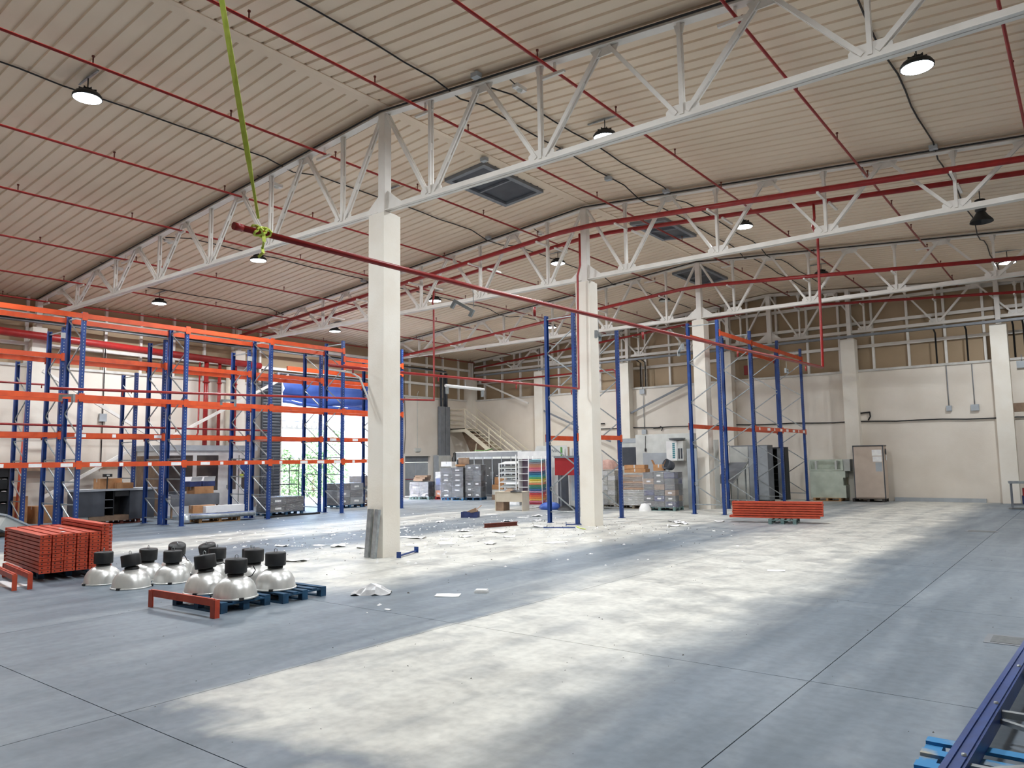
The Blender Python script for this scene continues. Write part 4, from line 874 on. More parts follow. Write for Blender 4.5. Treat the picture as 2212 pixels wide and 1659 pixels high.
WB = mat('dark_grey_carton', (78, 78, 84), (62, 62, 68), 5, .6); PK = mat('pinkish_cloth', (196, 160, 148), (172, 136, 126), 6, .8); SH = mat('pale_sheet_stack', (206, 204, 196), (188, 186, 178), 8, .7)
BLKBOX = mat('blackish_crate', (52, 50, 54), (40, 40, 44), 6, .55); ORB = mat('orange_print', (226, 120, 60), None, 1, .5); BLB = mat('blue_print', (64, 96, 176), None, 1, .5)

# far left of centre: pallets before the exit door and the fridges
pallet('grey-blue pallet before the exit door', -29.0, 29.4, .3, GREENWOOD)
stack('untidy low stack of dark crates before the exit door', -29.0, 29.4, .3, 1.1, .8, [.2, .2, .2, .2], [BLKBOX, WB, CHAR], nx=2, ny=1)
for k in range(3): carton('brown sack on the untidy crates before the exit door, %s up' % ORD[k], 'sack', -29.05+.05*k, 29.4, PZ+.84+k*.1, .7, .6, .1, .2*k, CARDG, 'sacks before the exit door', tape=False)
pallet('red plastic pallet between two wrapped loads', -27.95, 29.95, .35, REDP, W=.7, L=.7)
stack('orange and navy printed boxes on the red pallet', -27.95, 29.95, .35, .66, .66, [.34, .3, .34, .34], [ORB, NAVY, BLB, WHITE], nx=2, ny=1)
pallet('blue pallet under the tall wrapped dark load', -26.75, 29.55, .38, BLUEWOOD2, L=1.25, W=1.0)
_, zt = stack('tall wrapped load of dark crates before the fridges', -26.75, 29.55, .38, 1.25, 1.0, [.25, .26, .26, .26, .26, .26], [BLKBOX, BLKBOX, WB], nx=2, ny=2)
carton('white printed carton on the tall dark load', 'box', -27.0, 29.3, zt+.06, .62, .45, .25, .3, WHITE); carton('flat yellow-brown box under the white carton on the dark load', 'box', -26.35, 29.6, zt+.06, .5, .5, .1, .5, CARD, tape=False)
carton('grey flattened box leaning on top of the dark load', 'box', -26.3, 29.75, zt+.17, .6, .06, .34, .35, CARDG, tape=False)
pallet('dark pallet under the second wrapped load', -25.7, 30.0, .38, BLUEWOOD, L=.9, W=.9)
stack('second wrapped load of dark crates beside the tall one', -25.7, 30.0, .38, .85, .85, [.28, .28, .28, .28, .28, .28], [BLKBOX, WB, CHAR], nx=2, ny=2)
stack('low heap of wooden trays in front of the fridges', -24.4, 30.9, .3, 1.3, .8, [.27, .27, .25], [CARDG, SH, CARD], film=False, z0=0, nx=2, ny=1)
carton('brown carton on the wooden trays', 'box', -24.75, 30.9, .8, .5, .4, .36, .2, CARD)
tag(ob('foam_heap', MB().lathe([(0, .26), (.25, .22), (.42, .1), (.5, 0)], 9), loc=(-23.85, 30.9, .8), m=PAPER), 'white foam scraps heaped on the wooden trays', 'foam')
# display fridges along the back
t = thing('display_fridge', 'long black glass-door display fridge below the stair', 'fridge', (-29.6, 32.8, 0))
ob('body', MB().box(0, 4.8, .06, .9, .12, 2.5), t, m=GREY); ob('plinth', MB().box(0, 4.8, .1, .85, 0, .12), t, m=BLACK)
ob('header', MB().box(0, 4.8, 0, .06, 2.12, 2.5), t, m=GREY); ob('top_trim', MB().box(-.03, 4.83, -.02, .92, 2.5, 2.56), t, m=OFFW)
for k in range(7):
    x = .05+k*.67; d_ = ob('glass_door', MB().box(x+.02, x+.65, .02, .055, .16, 2.1), t, m=GLASSD)
    ob('handle', MB().tube([(x+(.6 if k % 2 else .08), -.02, 1.0), (x+(.6 if k % 2 else .08), -.02, 1.4)], .014, 6), d_, m=GALV); ob('mullion', MB().box(x-.02, x+.02, 0, .05, .14, 2.12), t, m=GREYL)
    ob('sign_strip', MB().box(x+.03, x+.64, -.006, 0, 2.13, 2.24), t, m=GREYL if k < 4 else OFFW)
    for q in range(3): ob('price_tag', MB().box(x+.15+q*.14, x+.23+q*.14, .012, .02, .75+q*.42, .79+q*.42), d_, m=PAPER)
    if k < 5: text('door_number', str(5-k), .13, t, (x+.12, -.01, 2.185), (pi/2, 0, 0), WHITE)
ob('end_panel', MB().box(4.7, 4.85, 0, .95, 0, 2.5), t, m=GREY)
tag(ob('green_mat', MB().bar((0, 0, .08), (.7, .1, .05), .4, .03).bar((.7, .1, .05), (1.1, .1, .12), .3, .02), loc=(-28.4, 33.2, 2.56), m=GREENB), 'folded green mat on top of the display fridge', 'mat')
tag(ob('bin_bag', MB().lathe([(0, .55), (.12, .5), (.1, .35), (.2, .2), (.18, 0)], 8), loc=(-29.95, 33.1, 2.1-.1), m=BLACK), 'black bag bundle at the left end of the display fridge', 'bag')
tag(ob('bag_stand', MB().box(-.2, .2, -.2, .2, 0, 2.0), loc=(-29.95, 33.15, 0), m=OFFW), 'pale cabinet under the black bag bundle', 'cabinet')
# white wire display with sloping trays, card tower, shelf display
t = thing('tray_display', 'white wire display rack with sloping trays', 'display', (-22.3, 28.6, 0), .2)
for xx in (-.45, .45):
    for yy in (-.3, .3): ob('post', MB().box(xx-.025, xx+.025, yy-.025, yy+.025, 0, 2.3 if (xx > 0 and yy < 0) else 1.9), t, m=WHITE)
for k in range(8): ob('tray', MB().prism([(-.32, .3+k*.22), (.34, .42+k*.22), (.34, .44+k*.22), (-.32, .33+k*.22)], -.46, .46, axis='x'), t, m=WHITE if k % 2 else OFFW)
tag(ob('white_sacks', MB().lathe([(0, .4), (.3, .34), (.42, .16), (.46, 0)], 9), loc=(-21.4, 27.9, 0), m=PAPER), 'white sacks on the floor by the tray display', 'sack')
t = thing('shelf_display', 'white shelf display with lilac back behind the card tower', 'display', (-20.0, 27.3, 0), .12)
ob('back_panel', MB().box(-.75, .75, .34, .37, .1, 2.1), t, m=LILAC); ob('header', MB().box(-.78, .78, -.02, .02, 2.08, 2.42), t, m=WHITE)
for xx in (-.76, .76, 0): ob('side_panel', MB().box(xx-.02, xx+.02, 0, .37, 0, 2.42), t, m=WHITE)
for k in range(7): ob('shelf', MB().box(-.74, .74, 0, .34, .2+k*.3, .225+k*.3), t, m=WHITE)
t = thing('sign_display', 'white display with rounded sign board behind the card tower', 'display', (-19.4, 28.0, 0), .12)
ob('sign_board', MB().prism([(-.9, 2.2), (-.9, 2.5), (-.8, 2.66), (.7, 2.66), (.82, 2.5), (.82, 2.2)], -.02, .02), t, m=OFFW); ob('body', MB().box(-.85, .8, 0, .4, 0, 2.2), t, m=WHITE)
text('sign_text', 'SAIVA', .2, t, (.0, -.03, 2.42), (pi/2, 0, 0), GREY)
t = thing('card_tower', 'tall display tower of coloured card sheets on a trolley', 'display', (-19.15, 26.45, 0), .25)
random.seed(3)
cs = [(120, 160, 170), (150, 150, 160), (200, 150, 130), (222, 150, 120), (230, 120, 140), (236, 150, 170), (90, 110, 150), (60, 130, 170), (80, 180, 190), (120, 190, 120), (236, 214, 90), (244, 226, 150), (230, 150, 110), (90, 150, 120), (70, 140, 140), (80, 120, 170), (190, 160, 190), (210, 80, 90), (240, 120, 90), (244, 150, 90), (240, 190, 110), (220, 130, 150), (180, 60, 80)]
for k, c in enumerate(cs):
    m_ = mat('card_%d' % k, c, None, 1, .6)
    for q in range(2):
        z = 2.02-(k*2+q)*.0415; ob('card_tray', MB().prism([(-.26, z-.015), (.26, z+.03), (.26, z+.045), (-.26, z+.006)], -.3, .3, axis='x'), t, m=m_)
for xx, yy in ((-.33, -.28), (.33, -.28), (.33, .28), (-.33, .28)): ob('post', MB().tube([(xx, yy, .08), (xx*.9, yy*.9, 2.2)], .022, 6), t, m=WHITE)
ob('base', MB().box(-.38, .38, -.32, .32, .06, .1).box(-.3, .3, -.24, .24, .1, .13), t, m=OFFW)
for xx in (-.33, .33):
    for yy in (-.27, .27): ob('castor', MB().tube([(xx-.015, yy, .03), (xx+.015, yy, .03)], .03, 8), t, m=BLACK)
# red shelf and small fridge behind the lone frame
t = thing('counter_unit', 'deep red counter box with grey top behind the lone blue frame', 'counter', (-16.9, 25.3, 0), .1)
ob('red_box', MB().box(-.5, .5, 0, .5, 1.4, 2.1), t, m=REDP); ob('top', MB().box(-.53, .53, -.03, .53, 2.1, 2.18), t, m=GREY)
for xx in (-.47, .47): ob('leg', MB().box(xx-.03, xx+.03, .4, .46, 0, 1.4), t, m=GREY)
for i, (dx, m_) in enumerate(((-.25, GREENB), (.1, CARDG))): carton('small %s box on the red counter' % ['white and green', 'white and brown'][i], 'box', -16.9+dx, 25.5, 2.18, .22, .16, .3, .1, WHITE, tape=False); tag(ob('upright_stick', MB().box(-.03, .03, -.02, .02, 0, .36), loc=(-16.9+dx, 25.38, 2.18), m=m_), '%s upright strip on the red counter' % ['green', 'brown'][i], 'strip')
t = thing('small_fridge', 'white glass-front small fridge below the red counter', 'fridge', (-16.95, 26.1, 0), .1)
ob('cabinet', MB().box(-.3, .3, .03, .6, .1, 1.75), t, m=WHITE); ob('glass', MB().box(-.2, .2, 0, .03, .35, 1.65), t, m=mat('pale_glass', (168, 180, 186), (190, 200, 204), 3, .15)); ob('door_frame', MB().box(-.3, -.2, 0, .03, .12, 1.75).box(.2, .3, 0, .03, .12, 1.75).box(-.2, .2, 0, .03, 1.65, 1.75).box(-.2, .2, 0, .03, .12, .35), t, m=OFFW)
for k in range(3): ob('foot', MB().box(-.28+k*.25, -.22+k*.25, .05, .12, 0, .1), t, m=BLACK)
tag(ob('display_board', MB().box(0, .5, 0, .04, .0, 1.55), loc=(-17.9, 26.2, 0), m=CHAR), 'dark panel standing left of the small fridge', 'panel')
tag(ob('foam_board', MB().box(0, .5, 0, .05, .0, 2.2), loc=(-16.3, 26.3, 0), m=WHITE), 'white panel standing right of the small fridge', 'panel')
bg_ = MB().lathe([(0, .3), (.28, .27), (.42, .18), (.46, .06), (.4, 0)], 12)
tag(ob('blue_bag', bg_, loc=(-17.9, 25.6, 0), m=BLB), 'blue sack slumped on the floor by the lone blue frame', 'sack')
tag(ob('dark_bundle', MB().lathe([(0, .2), (.22, .17), (.4, .05), (.42, 0)], 9), loc=(-17.0, 25.5, 0), m=BLACK), 'dark bundle on the floor below the red counter', 'bundle')
# right of the second column
t = thing('vending_unit', 'white cabinet with a dark window and notices behind the wrapped loads', 'cabinet', (-16.6, 30.5, 0), .05)
ob('body', MB().box(-.8, 1.2, 0, .7, 0, 2.75), t, m=OFFW); ob('top_band', MB().box(-.82, 1.22, -.02, .72, 2.75, 2.95), t, m=GREYL); ob('window', MB().box(-.6, .1, -.02, 0, 1.7, 2.55), t, m=CHAR); ob('notice', MB().box(.45, 1.0, -.01, 0, 2.1, 2.5), t, m=PAPER)
for k in range(3): ob('notice_line', MB().box(.52, .92, -.014, -.01, 2.18+k*.11, 2.22+k*.11), t, m=GREY)
stack('wrapped load of white packets topped with pink cloth behind the second column', -16.3, 27.6, .1, 1.0, .9, [.2]*7, [SH, WHITE, SH], nx=3, ny=1)
tag(ob('pink_bundle', MB().lathe([(0, .42), (.3, .36), (.45, .15), (.48, 0)], 10), loc=(-16.3, 27.6, 1.6), m=PK), 'pink cloth bundle on the white packets', 'bundle')
pallet('dark pallet under the load of flat sheets', -15.05, 27.75, .1, WOODG); pallet('grey pallet under the white packets', -16.3, 27.6, .1, WOODG)
t, zt = stack('wrapped load of flat grey sheets and brown folded cartons', -15.05, 27.75, .1, 1.15, .85, [.07]*9, [SH, OFFW, SH], nx=1, ny=1, film=False)
for k in range(7): ob('folded_carton', MB().box(-.6+random.uniform(-.05, .05), .55+random.uniform(-.04, .08), -.42, .42, zt+k*.085, zt+.075+k*.085), t, m=CARDG if k % 3 else CARD)
wrapfilm(t, 1.2, .88, zt-PZ+.6, PZ)
for k in range(2): carton('long brown carton on the flat sheet load, %s one' % ['lower', 'upper'][k], 'box', -14.95-.03*k, 27.65, zt+.68+.16*k, 1.0-.08*k, .35, .155, -.05+.06*k, CARD)
pallet('grey-green pallet under the navy and grey cartons', -13.55, 27.15, .08, GREENWOOD, L=1.3, W=.9)
_, zt = stack('load of navy and grey cartons before the cold room', -13.55, 27.15, .08, 1.3, .85, [.22, .22, .22, .22, .22, .24], [WB, CHAR, NAVY, WB, CARDG], nx=3, ny=2)
carton('brown open carton on the navy cartons', 'box', -13.6, 27.0, zt+.06, .42, .3, .24, .2, CARD, flap=True)
tag(ob('black_bucket', MB().lathe([(.0, .02), (.16, 0), (.2, .34), (.21, .34), (.17, .02)], 14), loc=(-13.1, 27.1, zt+.22), rot=(1.25, .2, -.5), m=CHAR), 'black bucket tipped over on the navy cartons', 'bucket')
tag(ob('white_bag', MB().lathe([(0, .3), (.16, .26), (.24, .1), (.26, 0)], 8), loc=(-14.0, 26.45, 0), m=WHITE), 'white plastic bag at the foot of the navy cartons', 'bag')
t = thing('cold_room', 'white insulated cold room box with a fan unit', 'cold room', (-14.35, 28.75, 0), .03)
ob('front_panel', MB().box(-1.2, 1.35, 0, .08, .1, 2.98), t, m=OFFW); ob('side_panel', MB().box(1.27, 1.35, .08, 1.7, .1, 2.98).box(-1.2, -1.12, .08, 1.7, .1, 2.98), t, m=OFFW); ob('roof_panel', MB().box(-1.2, 1.35, 0, 1.7, 2.98, 3.04), t, m=OFFW)
d_ = ob('door', MB().box(-.85, .3, -.05, 0, .15, 2.25), t, m=GREYL); ob('hinge', MB().box(.3, .38, -.07, 0, 1.75, 2.2), d_, m=BLACK); ob('cable', MB().tube([(-.72, -.02, 2.98), (-.74, -.03, 2.4)], .012, 5), t, m=CABLE)
ob('latch', MB().box(-.76, -.7, -.06, 0, 2.32, 2.45), t, m=BLACK)
t = thing('cooling_unit', 'white boxy cooling unit with teal lettering block on the cold room', 'cooling unit', (-13.92, 28.3, 1.92), .03)
ob('casing', MB().box(0, .46, 0, .33, 0, .8), t, m=WHITE); ob('side_casing', MB().box(.46, .72, .04, .33, 0, .8), t, m=OFFW)
for k in range(8): ob('teal_letter', MB().box(.27, .38, -.004, 0, .1+k*.08, .16+k*.08), t, m=TEAL)
for k in range(2): ob('vent', MB().box(.5+k*.11, .57+k*.11, .03, .04, .08, .5), t, m=CHAR)
ob('fan_cowl', MB().lathe([(.0, .0), (.3, .02), (.34, .1)], 14, Matrix.Translation((.4, .2, .82))), t, m=GREY)
tag(ob('grey_panel', MB().box(0, .75, 0, .06, 0, 2.5), loc=(-16.1, 31.8, 0), m=GREY), 'grey panel standing left of the cold room', 'panel')
tag(ob('tall_panel', MB().box(-.35, .35, 0, .08, 0, 2.75), loc=(-12.55, 29.5, 0), rot=(0, 0, .1), m=OFFW), 'pale insulated panel leaning right of the cold room', 'panel')
tag(ob('tall_panel', MB().box(-.2, .2, 0, .08, 0, 2.4), loc=(-12.72, 28.1, 0), rot=(0, 0, .1), m=GREYL), 'narrow pale panel right of the navy cartons', 'panel')
# between the far racks
t = thing('glass_cabinet', 'dusty grey cabinet with large pale doors between the far racks', 'cabinet', (-13.2, 33.2, 0), .0)
ob('body', MB().box(0, 1.75, .03, .7, .1, 2.55), t, m=GREY)
for k in range(2): ob('door', MB().box(.03+k*.87, .87+k*.87, 0, .03, .14, 2.5), t, m=OFFW if k == 0 else GREYL)
ob('base', MB().box(0, 1.75, .1, .7, 0, .1), t, m=BLACK)
t = thing('black_shelf', 'tall narrow black shelving unit with odds and ends by the far racks', 'shelf', (-11.75, 34.0, 0))
for xx in (0, .78): ob('side_panel', MB().box(xx-.02, xx+.02, 0, .5, .1, 2.45), t, m=BLACK)
ob('back_panel', MB().box(0, .78, .48, .5, .1, 2.45), t, m=DARK); ob('grey_front', MB().box(.46, .76, -.01, 0, .15, 2.4), t, m=GREY)
for k in range(9): ob('shelf', MB().box(.02, .76, 0, .48, .12+k*.28, .14+k*.28), t, m=BLACK)
t = thing('sloped_table', 'grey metal chute table tilted between the far racks', 'table', (-11.75, 30.7, 0), pi/2)
ob('top', MB().prism([(-.85, .95), (.85, 1.75), (.85, 1.8), (-.85, 1.0)], 0, .8), t, m=GREY); ob('rim', MB().prism([(-.87, .97), (.87, 1.79), (.87, 1.85), (-.87, 1.03)], -.03, 0), t, m=GALV)
for xx, z in ((-.2, 1.25), (.75, 1.7)):
    for yy in (.05, .72): ob('leg', MB().box(xx-.025, xx+.025, yy, yy+.05, 0, z), t, m=GALV)
pallet('wooden pallet under the pale green crate', -9.7, 36.0, 0, WOOD, L=1.2, W=.7)
t = thing('green_crate', 'pale green enamel bin with hollow top section against the far wall', 'bin', (-9.68, 35.75, PZ), .02)
ob('lower_body', MB().box(-.75, .68, 0, .75, 0, 1.2).box(.68, .78, 0, .75, 0, .55).box(.68, .78, 0, .75, .9, 1.2), t, m=GREENW); ob('upper_frame', MB().box(-.78, .7, 0, .06, 1.22, 1.28).box(-.78, .7, 0, .06, 1.66, 1.72).box(-.78, -.68, 0, .06, 1.28, 1.66).box(.6, .7, 0, .06, 1.28, 1.66), t, m=GREENW)
ob('upper_back', MB().box(-.78, .7, .3, .75, 1.2, 1.7), t, m=GREENW); ob('divider', MB().box(-.5, -.42, 0, .3, 1.28, 1.66), t, m=OFFW); ob('divider', MB().box(.36, .44, 0, .3, 1.28, 1.66), t, m=OFFW); ob('side_cover', MB().box(.7, .98, .1, .72, 1.2, 1.72), t, m=OFFW)
pallet('dark pallet under the beige freezer cabinet', -7.95, 35.95, 0, mat('dark_stained_pallet', (62, 56, 52), (46, 42, 40), 6, .8), L=1.3, W=.8)
t = thing('freezer_cabinet', 'tall beige cabinet with pinned papers on a dark pallet', 'cabinet', (-7.85, 35.6, PZ), 0.03)
ob('body', MB().box(-.62, .58, .04, .8, 0, 2.28), t, m=BEIGE); ob('door', MB().box(-.6, .56, 0, .04, .05, 2.25), t, m=BEIGE); ob('seal', MB().box(-.64, -.6, 0, .8, 0, 2.3).box(.56, .6, -.005, .05, 0, 2.3).box(-.64, .6, 0, .8, 2.28, 2.32), t, m=CHAR)
for k, (a, b, c, d2) in enumerate(((.14, .52, 1.86, 2.12), (.16, .52, 1.6, 1.83), (.26, .52, 1.18, 1.57))): ob('pinned_paper', MB().box(a, b, -.004, 0, c, d2), t, m=PAPER if k < 2 else GREYL)
ob('control_panel', MB().box(.6, .62, .42, .58, 1.92, 2.16), t, m=CHAR); ob('plate', MB().box(.6, .62, .44, .6, 1.66, 1.88), t, m=WHITE)
t = thing('steel_cart', 'grey steel trolley with red and navy crates at the right picture edge', 'trolley', (-2.5, 32.9, 0), .1)
for xx in (0, 1.1):
    for yy in (0, .7): ob('leg', MB().box(xx-.03, xx+.03, yy-.03, yy+.03, .05, .95), t, m=GREY)
ob('top', MB().box(-.08, 1.2, -.08, .78, .95, 1.0), t, m=GREYL); ob('shelf', MB().box(0, 1.1, 0, .7, .14, .18), t, m=GREY); ob('rail', MB().box(-.08, 1.2, -.1, -.08, .93, 1.02), t, m=GALV)
carton('deep red crate on the steel trolley', 'crate', -1.85, 33.3, .48, .7, .45, .28, .1, REDP, tape=False); carton('navy crate on the steel trolley under the red one', 'crate', -1.85, 33.3, .18, .75, .45, .3, .1, NAVY, tape=False)
# ------------------------------------------------------------------ left side behind and under the tall racks
t = thing('office_booth', 'white prefabricated office booth with windows and door by the left wall', 'booth', (-29.6, 15.3, 0))
BL, BH = 4.1, 2.62
ob('frame', MB().box(-2.2, 0, 0, BL, 2.42, BH).box(-.08, 0, 0, .1, 0, 2.42).box(-.08, 0, 1.25, 1.42, 0, 2.42).box(-.08, 0, 2.4, 2.75, 0, 2.42).box(-.08, 0, BL-.12, BL, 0, 2.42).box(-.08, 0, .1, 1.25, 0, .95).box(-.08, 0, 1.42, 2.4, 0, .95), t, m=WHITE)
ob('roof_panel', MB().box(-2.3, .12, -.1, BL+.1, BH, BH+.22), t, m=GREYL)
ob('back_wall', MB().box(-2.2, -2.1, 0, BL, 0, 2.42).box(-2.1, -.08, 0, .06, 0, 2.42).box(-2.1, -.08, BL-.06, BL, 0, 2.42), t, m=CARDG)
PG = mat('booth_glass', (92, 84, 80), (70, 64, 62), 1.5, .1)
for y0, y1 in ((.1, 1.25), (1.42, 2.4)): ob('window_pane', MB().box(-.05, -.03, y0, y1, .95, 2.42), t, m=PG)
for y0, y1 in ((2.75, 3.35), (3.4, 3.98)):
    d_ = ob('door', MB().box(-.06, 0, y0, y1, 0, .95).box(-.06, 0, y0, y0+.1, .95, 2.42).box(-.06, 0, y1-.1, y1, .95, 2.42).box(-.06, 0, y0+.1, y1-.1, 2.28, 2.42), t, m=WHITE); ob('door_glass', MB().box(-.04, -.02, y0+.1, y1-.1, .95, 2.28), d_, m=PG)
    ob('handle', MB().box(0, .04, y0+.04, y0+.07, 1.0, 1.15), d_, m=GALV)
ob('poster', MB().box(0, .004, 3.44, 3.72, 1.75, 2.05), t, m=BLB); ob('yellow_note', MB().box(0.001, .005, 3.42, 3.6, 1.45, 1.6), t, m=YELLOW)
# grey steel table with fruit cartons
t = thing('steel_table', 'grey steel table before the office booth', 'table', (-28.3, 14.75, 0), pi/2)
ob('top', MB().box(0, 2.0, -.4, .35, .85, .9), t, m=GREY); ob('apron', MB().box(0, 2.0, -.42, -.4, .45, .88), t, m=GREY)
for xx in (.06, 1.94):
    for yy in (-.36, .3): ob('leg', MB().box(xx-.03, xx+.03, yy-.03, yy+.03, 0, .85), t, m=CARDG)
carton('brown carton on the grey steel table', 'box', -28.2, 16.1, .9, .6, .8, .28, 0, CARD); carton('navy and white fruit carton with open flaps on the brown carton', 'box', -28.2, 15.75, 1.18, .5, .5, .2, .1, NAVY, flap=True, tape=False); carton('second navy and white open fruit carton beside the first', 'box', -28.2, 16.35, 1.18, .5, .5, .2, -.1, NAVY, flap=True, tape=False)
carton('small mixed box with a blue bottle at the near end of the table', 'box', -28.25, 15.15, .9, .4, .4, .12, 0, CHAR, tape=False)
tag(ob('spray_bottle', MB().lathe([(0, .24), (.025, .24), (.03, .17), (.06, .12), (.06, 0), (0, 0)], 10), loc=(-28.05, 15.25, 1.02), m=BLB), 'small blue bottle on the grey steel table', 'bottle')
# counter on a pallet with boxes and a scale
pallet('brown pallet under the charcoal counter', -27.9, 12.75, 1.57, RUST, L=1.3, W=.9)
t = thing('sales_counter', 'charcoal sales counter with open black shelves on a pallet', 'counter', (-27.35, 11.2, PZ), pi/2)
ob('carcass', MB().box(0, .9, 0, .8, .16, 1.02), t, m=CHAR); ob('carcass', MB().box(1.75, 2.65, 0, .8, .0, 1.02), t, m=CHAR); ob('plinth', MB().box(.4, 1.9, .02, .8, -.02, .16), t, m=CARDG); ob('worktop', MB().box(-.05, 2.72, -.05, .85, 1.02, 1.09), t, m=GREYL)
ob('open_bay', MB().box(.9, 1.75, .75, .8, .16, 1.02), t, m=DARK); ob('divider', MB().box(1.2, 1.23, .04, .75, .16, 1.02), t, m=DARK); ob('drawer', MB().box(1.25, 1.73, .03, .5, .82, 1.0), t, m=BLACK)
for z in (.42, .7): ob('shelf', MB().box(.9, 1.2, .05, .75, z, z+.02), t, m=GREY)
ob('skirting', MB().box(0, .9, .05, .75, -.0, .16), t, m=OFFW)
carton('brown carton on the charcoal counter', 'box', -27.75, 12.35, PZ+1.09, .5, .75, .36, 0, CARD); carton('low brown tray on the charcoal counter before the carton', 'box', -27.5, 12.75, PZ+1.09, .35, .6, .2, 0.1, CARD, tape=False)
t = thing('counter_scale', 'black scale display post on the charcoal counter', 'scale', (-27.35, 12.15, PZ+1.09)); ob('post', MB().tube([(0, 0, 0), (0, 0, .42)], .02, 8), t, m=BLACK); ob('display', MB().box(-.06, .06, -.14, .14, .42, .52), t, m=BLACK); ob('screen', MB().box(.06, .064, -.05, .05, .45, .5), t, m=OFFW)
# black bread shelf and tilted appliance at the left picture edge
t = thing('bin_shelf', 'black shelf unit with rows of white clips at the left picture edge', 'shelf', (-28.6, 8.2, 0))
ob('back_panel', MB().box(-.62, -.6, 0, 1.35, .1, 1.95), t, m=DARK)
for yy in (0, 1.35): ob('side_post', MB().box(-.6, 0, yy-.02, yy+.02, 0, 2.05), t, m=BLACK)
for k in range(4):
    z = .5+k*.4; s_ = ob('bin_front', MB().prism([(-.5, z), (-.02, z+.02), (-.02, z+.34), (-.06, z+.34), (-.5, z+.03)], .02, 1.33), t, m=BLACK)
    for q in range(7): ob('white_clip', MB().lathe([(0, .02), (.07, .012), (.075, 0)], 8, Matrix.Translation((-.03, .12+q*.185, z+.345))), s_, m=WHITE)
ob('bottom_shelf', MB().box(-.6, .0, 0, 1.35, .3, .33), t, m=GREY)
t = thing('tilted_oven', 'off-white appliance tipped over behind the left beam stack', 'appliance', (-25.9, 8.45, 0), .35)
Rm = Matrix.Rotation(-.45, 4, 'X') @ Matrix.Rotation(.1, 4, 'Y')
ob('casing', MB().box(-.6, .55, -.5, .4, .12, .5, Rm), t, m=OFFW); ob('panel_slot', MB().box(-.2, .2, -.505, -.5, .28, .36, Rm), t, m=DARK); ob('lid', MB().box(-.66, .6, -.55, .45, .5, .55, Rm), t, m=GREYL); ob('prop_block', MB().box(-.4, .4, .0, .3, 0, .1), t, m=CARDG)
for i, (x, y, h) in enumerate(((-30.6, 10.4, 1.0), (-30.5, 9.7, .95), (-30.6, 11.3, .62))): carton('brown carton on the floor by the left wall, %s' % ['middle one', 'behind the black shelf', 'smallest one'][i], 'box', x, y, 0, .6, .7, h, .1*i, CARD)
t = thing('ladder_stack', 'orange frames standing against the left wall at the picture edge', 'frame', (-30.8, 8.9, 0))
for k in range(3): ob('bar', MB().box(-.03, .03, -.3+k*.3, -.22+k*.3, 0, 2.5), t, m=ORANGE2)
ob('crossbar', MB().box(-.03, .03, -.3, .4, 2.45, 2.55).box(-.03, .03, -.3, .4, 1.9, 2.0), t, m=ORANGE2)
tag(ob('leaning_pole', MB().tube([(0, 0, 0), (-1.2, .6, 4.6)], .04, 6), loc=(-29.8, 10.2, 0), m=ORANGE2), 'thin orange pole leaning on the left wall', 'pole')
for i, (a, b) in enumerate((((-30.8, 11.2, 5.6), (-30.8, 16.5, 2.6)), ((-30.8, 16.2, 3.2), (-30.8, 22, 6.3)), ((-30.8, 11.4, .9), (-30.8, 14.6, 2.7)))):
    tag(ob('wall_brace', MB().bar(a, b, .08, .12), m=STEEL), 'white diagonal wall brace on the left wall, %s' % ['falling to the right behind the racks', 'rising to the loading opening', 'lowest one behind the counter'][i], 'brace')
tag(ob('wall_bench', MB().box(0, .5, 0, 3.6, 1.0, 1.25), loc=(-31.6, 10.6, .9), m=CARDG), 'grey-brown ledge on the left wall behind the racks', 'ledge')
t = thing('wall_box', 'pale grey electrical box with cables on the left wall', 'box', (XL+.02, 13.9, 4.0)); ob('cover', MB().box(0, .12, -.14, .14, -.16, .16), t, m=GREYL); ob('conduit', MB().tube([(.05, 0, -2), (.05, 0, 3)], .02, 6), t, m=CABLE)
t = thing('cable_tray', 'dark cable tray high along the left wall', 'cable tray', (-31.5, 8, 7.5)); ob('tray', MB().box(-.1, .1, 0, 26, 0, .04), t, m=GREY); ob('cables', MB().tube([(0, k*1.3, .07+.02*math.sin(k*2.1)) for k in range(21)], .06, 6), t, m=CABLE)
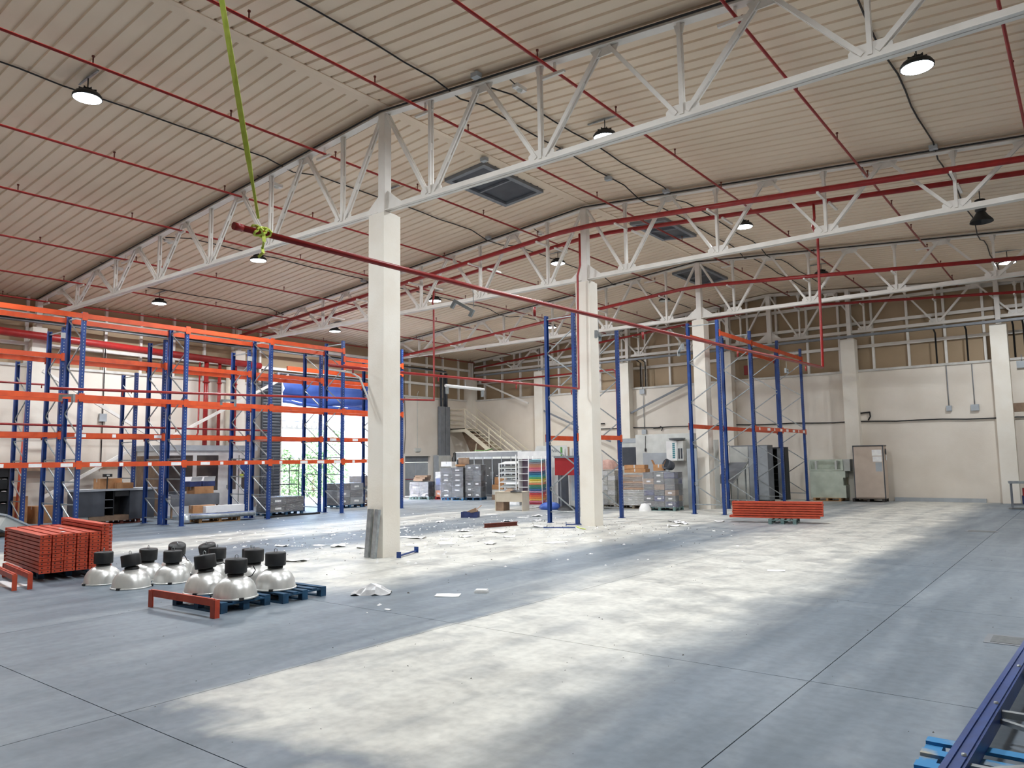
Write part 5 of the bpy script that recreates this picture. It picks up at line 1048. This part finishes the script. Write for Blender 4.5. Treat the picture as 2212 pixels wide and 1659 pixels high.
# pallets with goods along the front rack row
pallet('light wooden pallet with foil rolls in the front rack bay', -25.2, 15.0, 1.45, WOOD, L=1.5, W=.8)
t = thing('foil_roll', 'silver and blue foil rolls wrapped together on the wooden pallet', 'roll', (-25.15, 14.05, PZ), 1.45)
for k in range(5): ob('roll', MB().tube([(-.15, -.3+k*.14, .08), (2.2+.05*k, -.3+k*.14, .08)], .075, 9), t, m=TARP if k % 2 else GALV)
ob('foil_end', MB().lathe([(0, .18), (.15, .2), (.26, .1), (.3, 0)], 9, Matrix.Translation((-.2, 0, 0))), t, m=GALV)
carton('long white box on the foil rolls', 'box', -25.25, 15.35, PZ+.17, .3, 1.45, .24, -.1, WHITE, tape=False); carton('brown box behind the long white box', 'box', -25.6, 14.7, PZ+.17, .35, .8, .27, -.1, CARD)
pallet('dark pallet under the low wrapped load in the rack', -25.9, 18.2, 1.5, BLUEWOOD, L=1.5, W=1.0)
stack('low black wrapped load in the rack before the loading opening', -25.9, 18.2, 1.5, 1.5, 1.0, [.28, .3], [BLKBOX, WB], nx=2, ny=1)
tag(ob('long_rail', MB().box(0, 2.6, -.05, .05, 0, .07), loc=(-24.75, 16.75, 0), rot=(0, 0, 1.62), m=BLACK), 'dark metal rail on the floor along the front rack', 'rail')
pallet('dark pallet under the grey wrapped load by the opening', -27.2, 22.5, 1.5, BLUEWOOD, L=1.4, W=1.0)
stack('grey wrapped load just inside the loading opening', -27.2, 22.5, 1.5, 1.4, 1.0, [.33, .33, .3], [WB, GREY], nx=2, ny=1)
pallet('wooden pallet under the taller wrapped load left of the column', -27.6, 24.3, 1.5, WOOD, L=1.5, W=1.0)
stack('taller brownish wrapped load left of the nearest column', -27.6, 24.3, 1.5, 1.5, 1.0, [.4, .4, .45], [CARDG, WB], nx=2, ny=1)
t = thing('wire_cage', 'empty grey wire roll cage in front of the loading opening', 'cage', (-28.5, 19.65, 0), pi/2)
for xx in (0, 1.35):
    for yy in (0, .7): ob('post', MB().tube([(xx, yy, .1), (xx, yy, 2.3)], .022, 6), t, m=CHAR)
for z in (.5, 1.1, 1.7, 2.28):
    ob('rail', MB().tube([(0, 0, z), (1.35, 0, z)], .018, 6).tube([(0, .7, z), (1.35, .7, z)], .018, 6).tube([(0, 0, z), (0, .7, z)], .018, 6).tube([(1.35, 0, z), (1.35, .7, z)], .018, 6), t, m=CHAR)
ob('base', MB().box(-.03, 1.38, -.03, .73, .12, .16), t, m=GREY)
for xx in (.08, 1.27):
    for yy in (.06, .64): ob('castor', MB().tube([(xx-.02, yy, .06), (xx+.02, yy, .06)], .06, 8), t, m=BLACK)
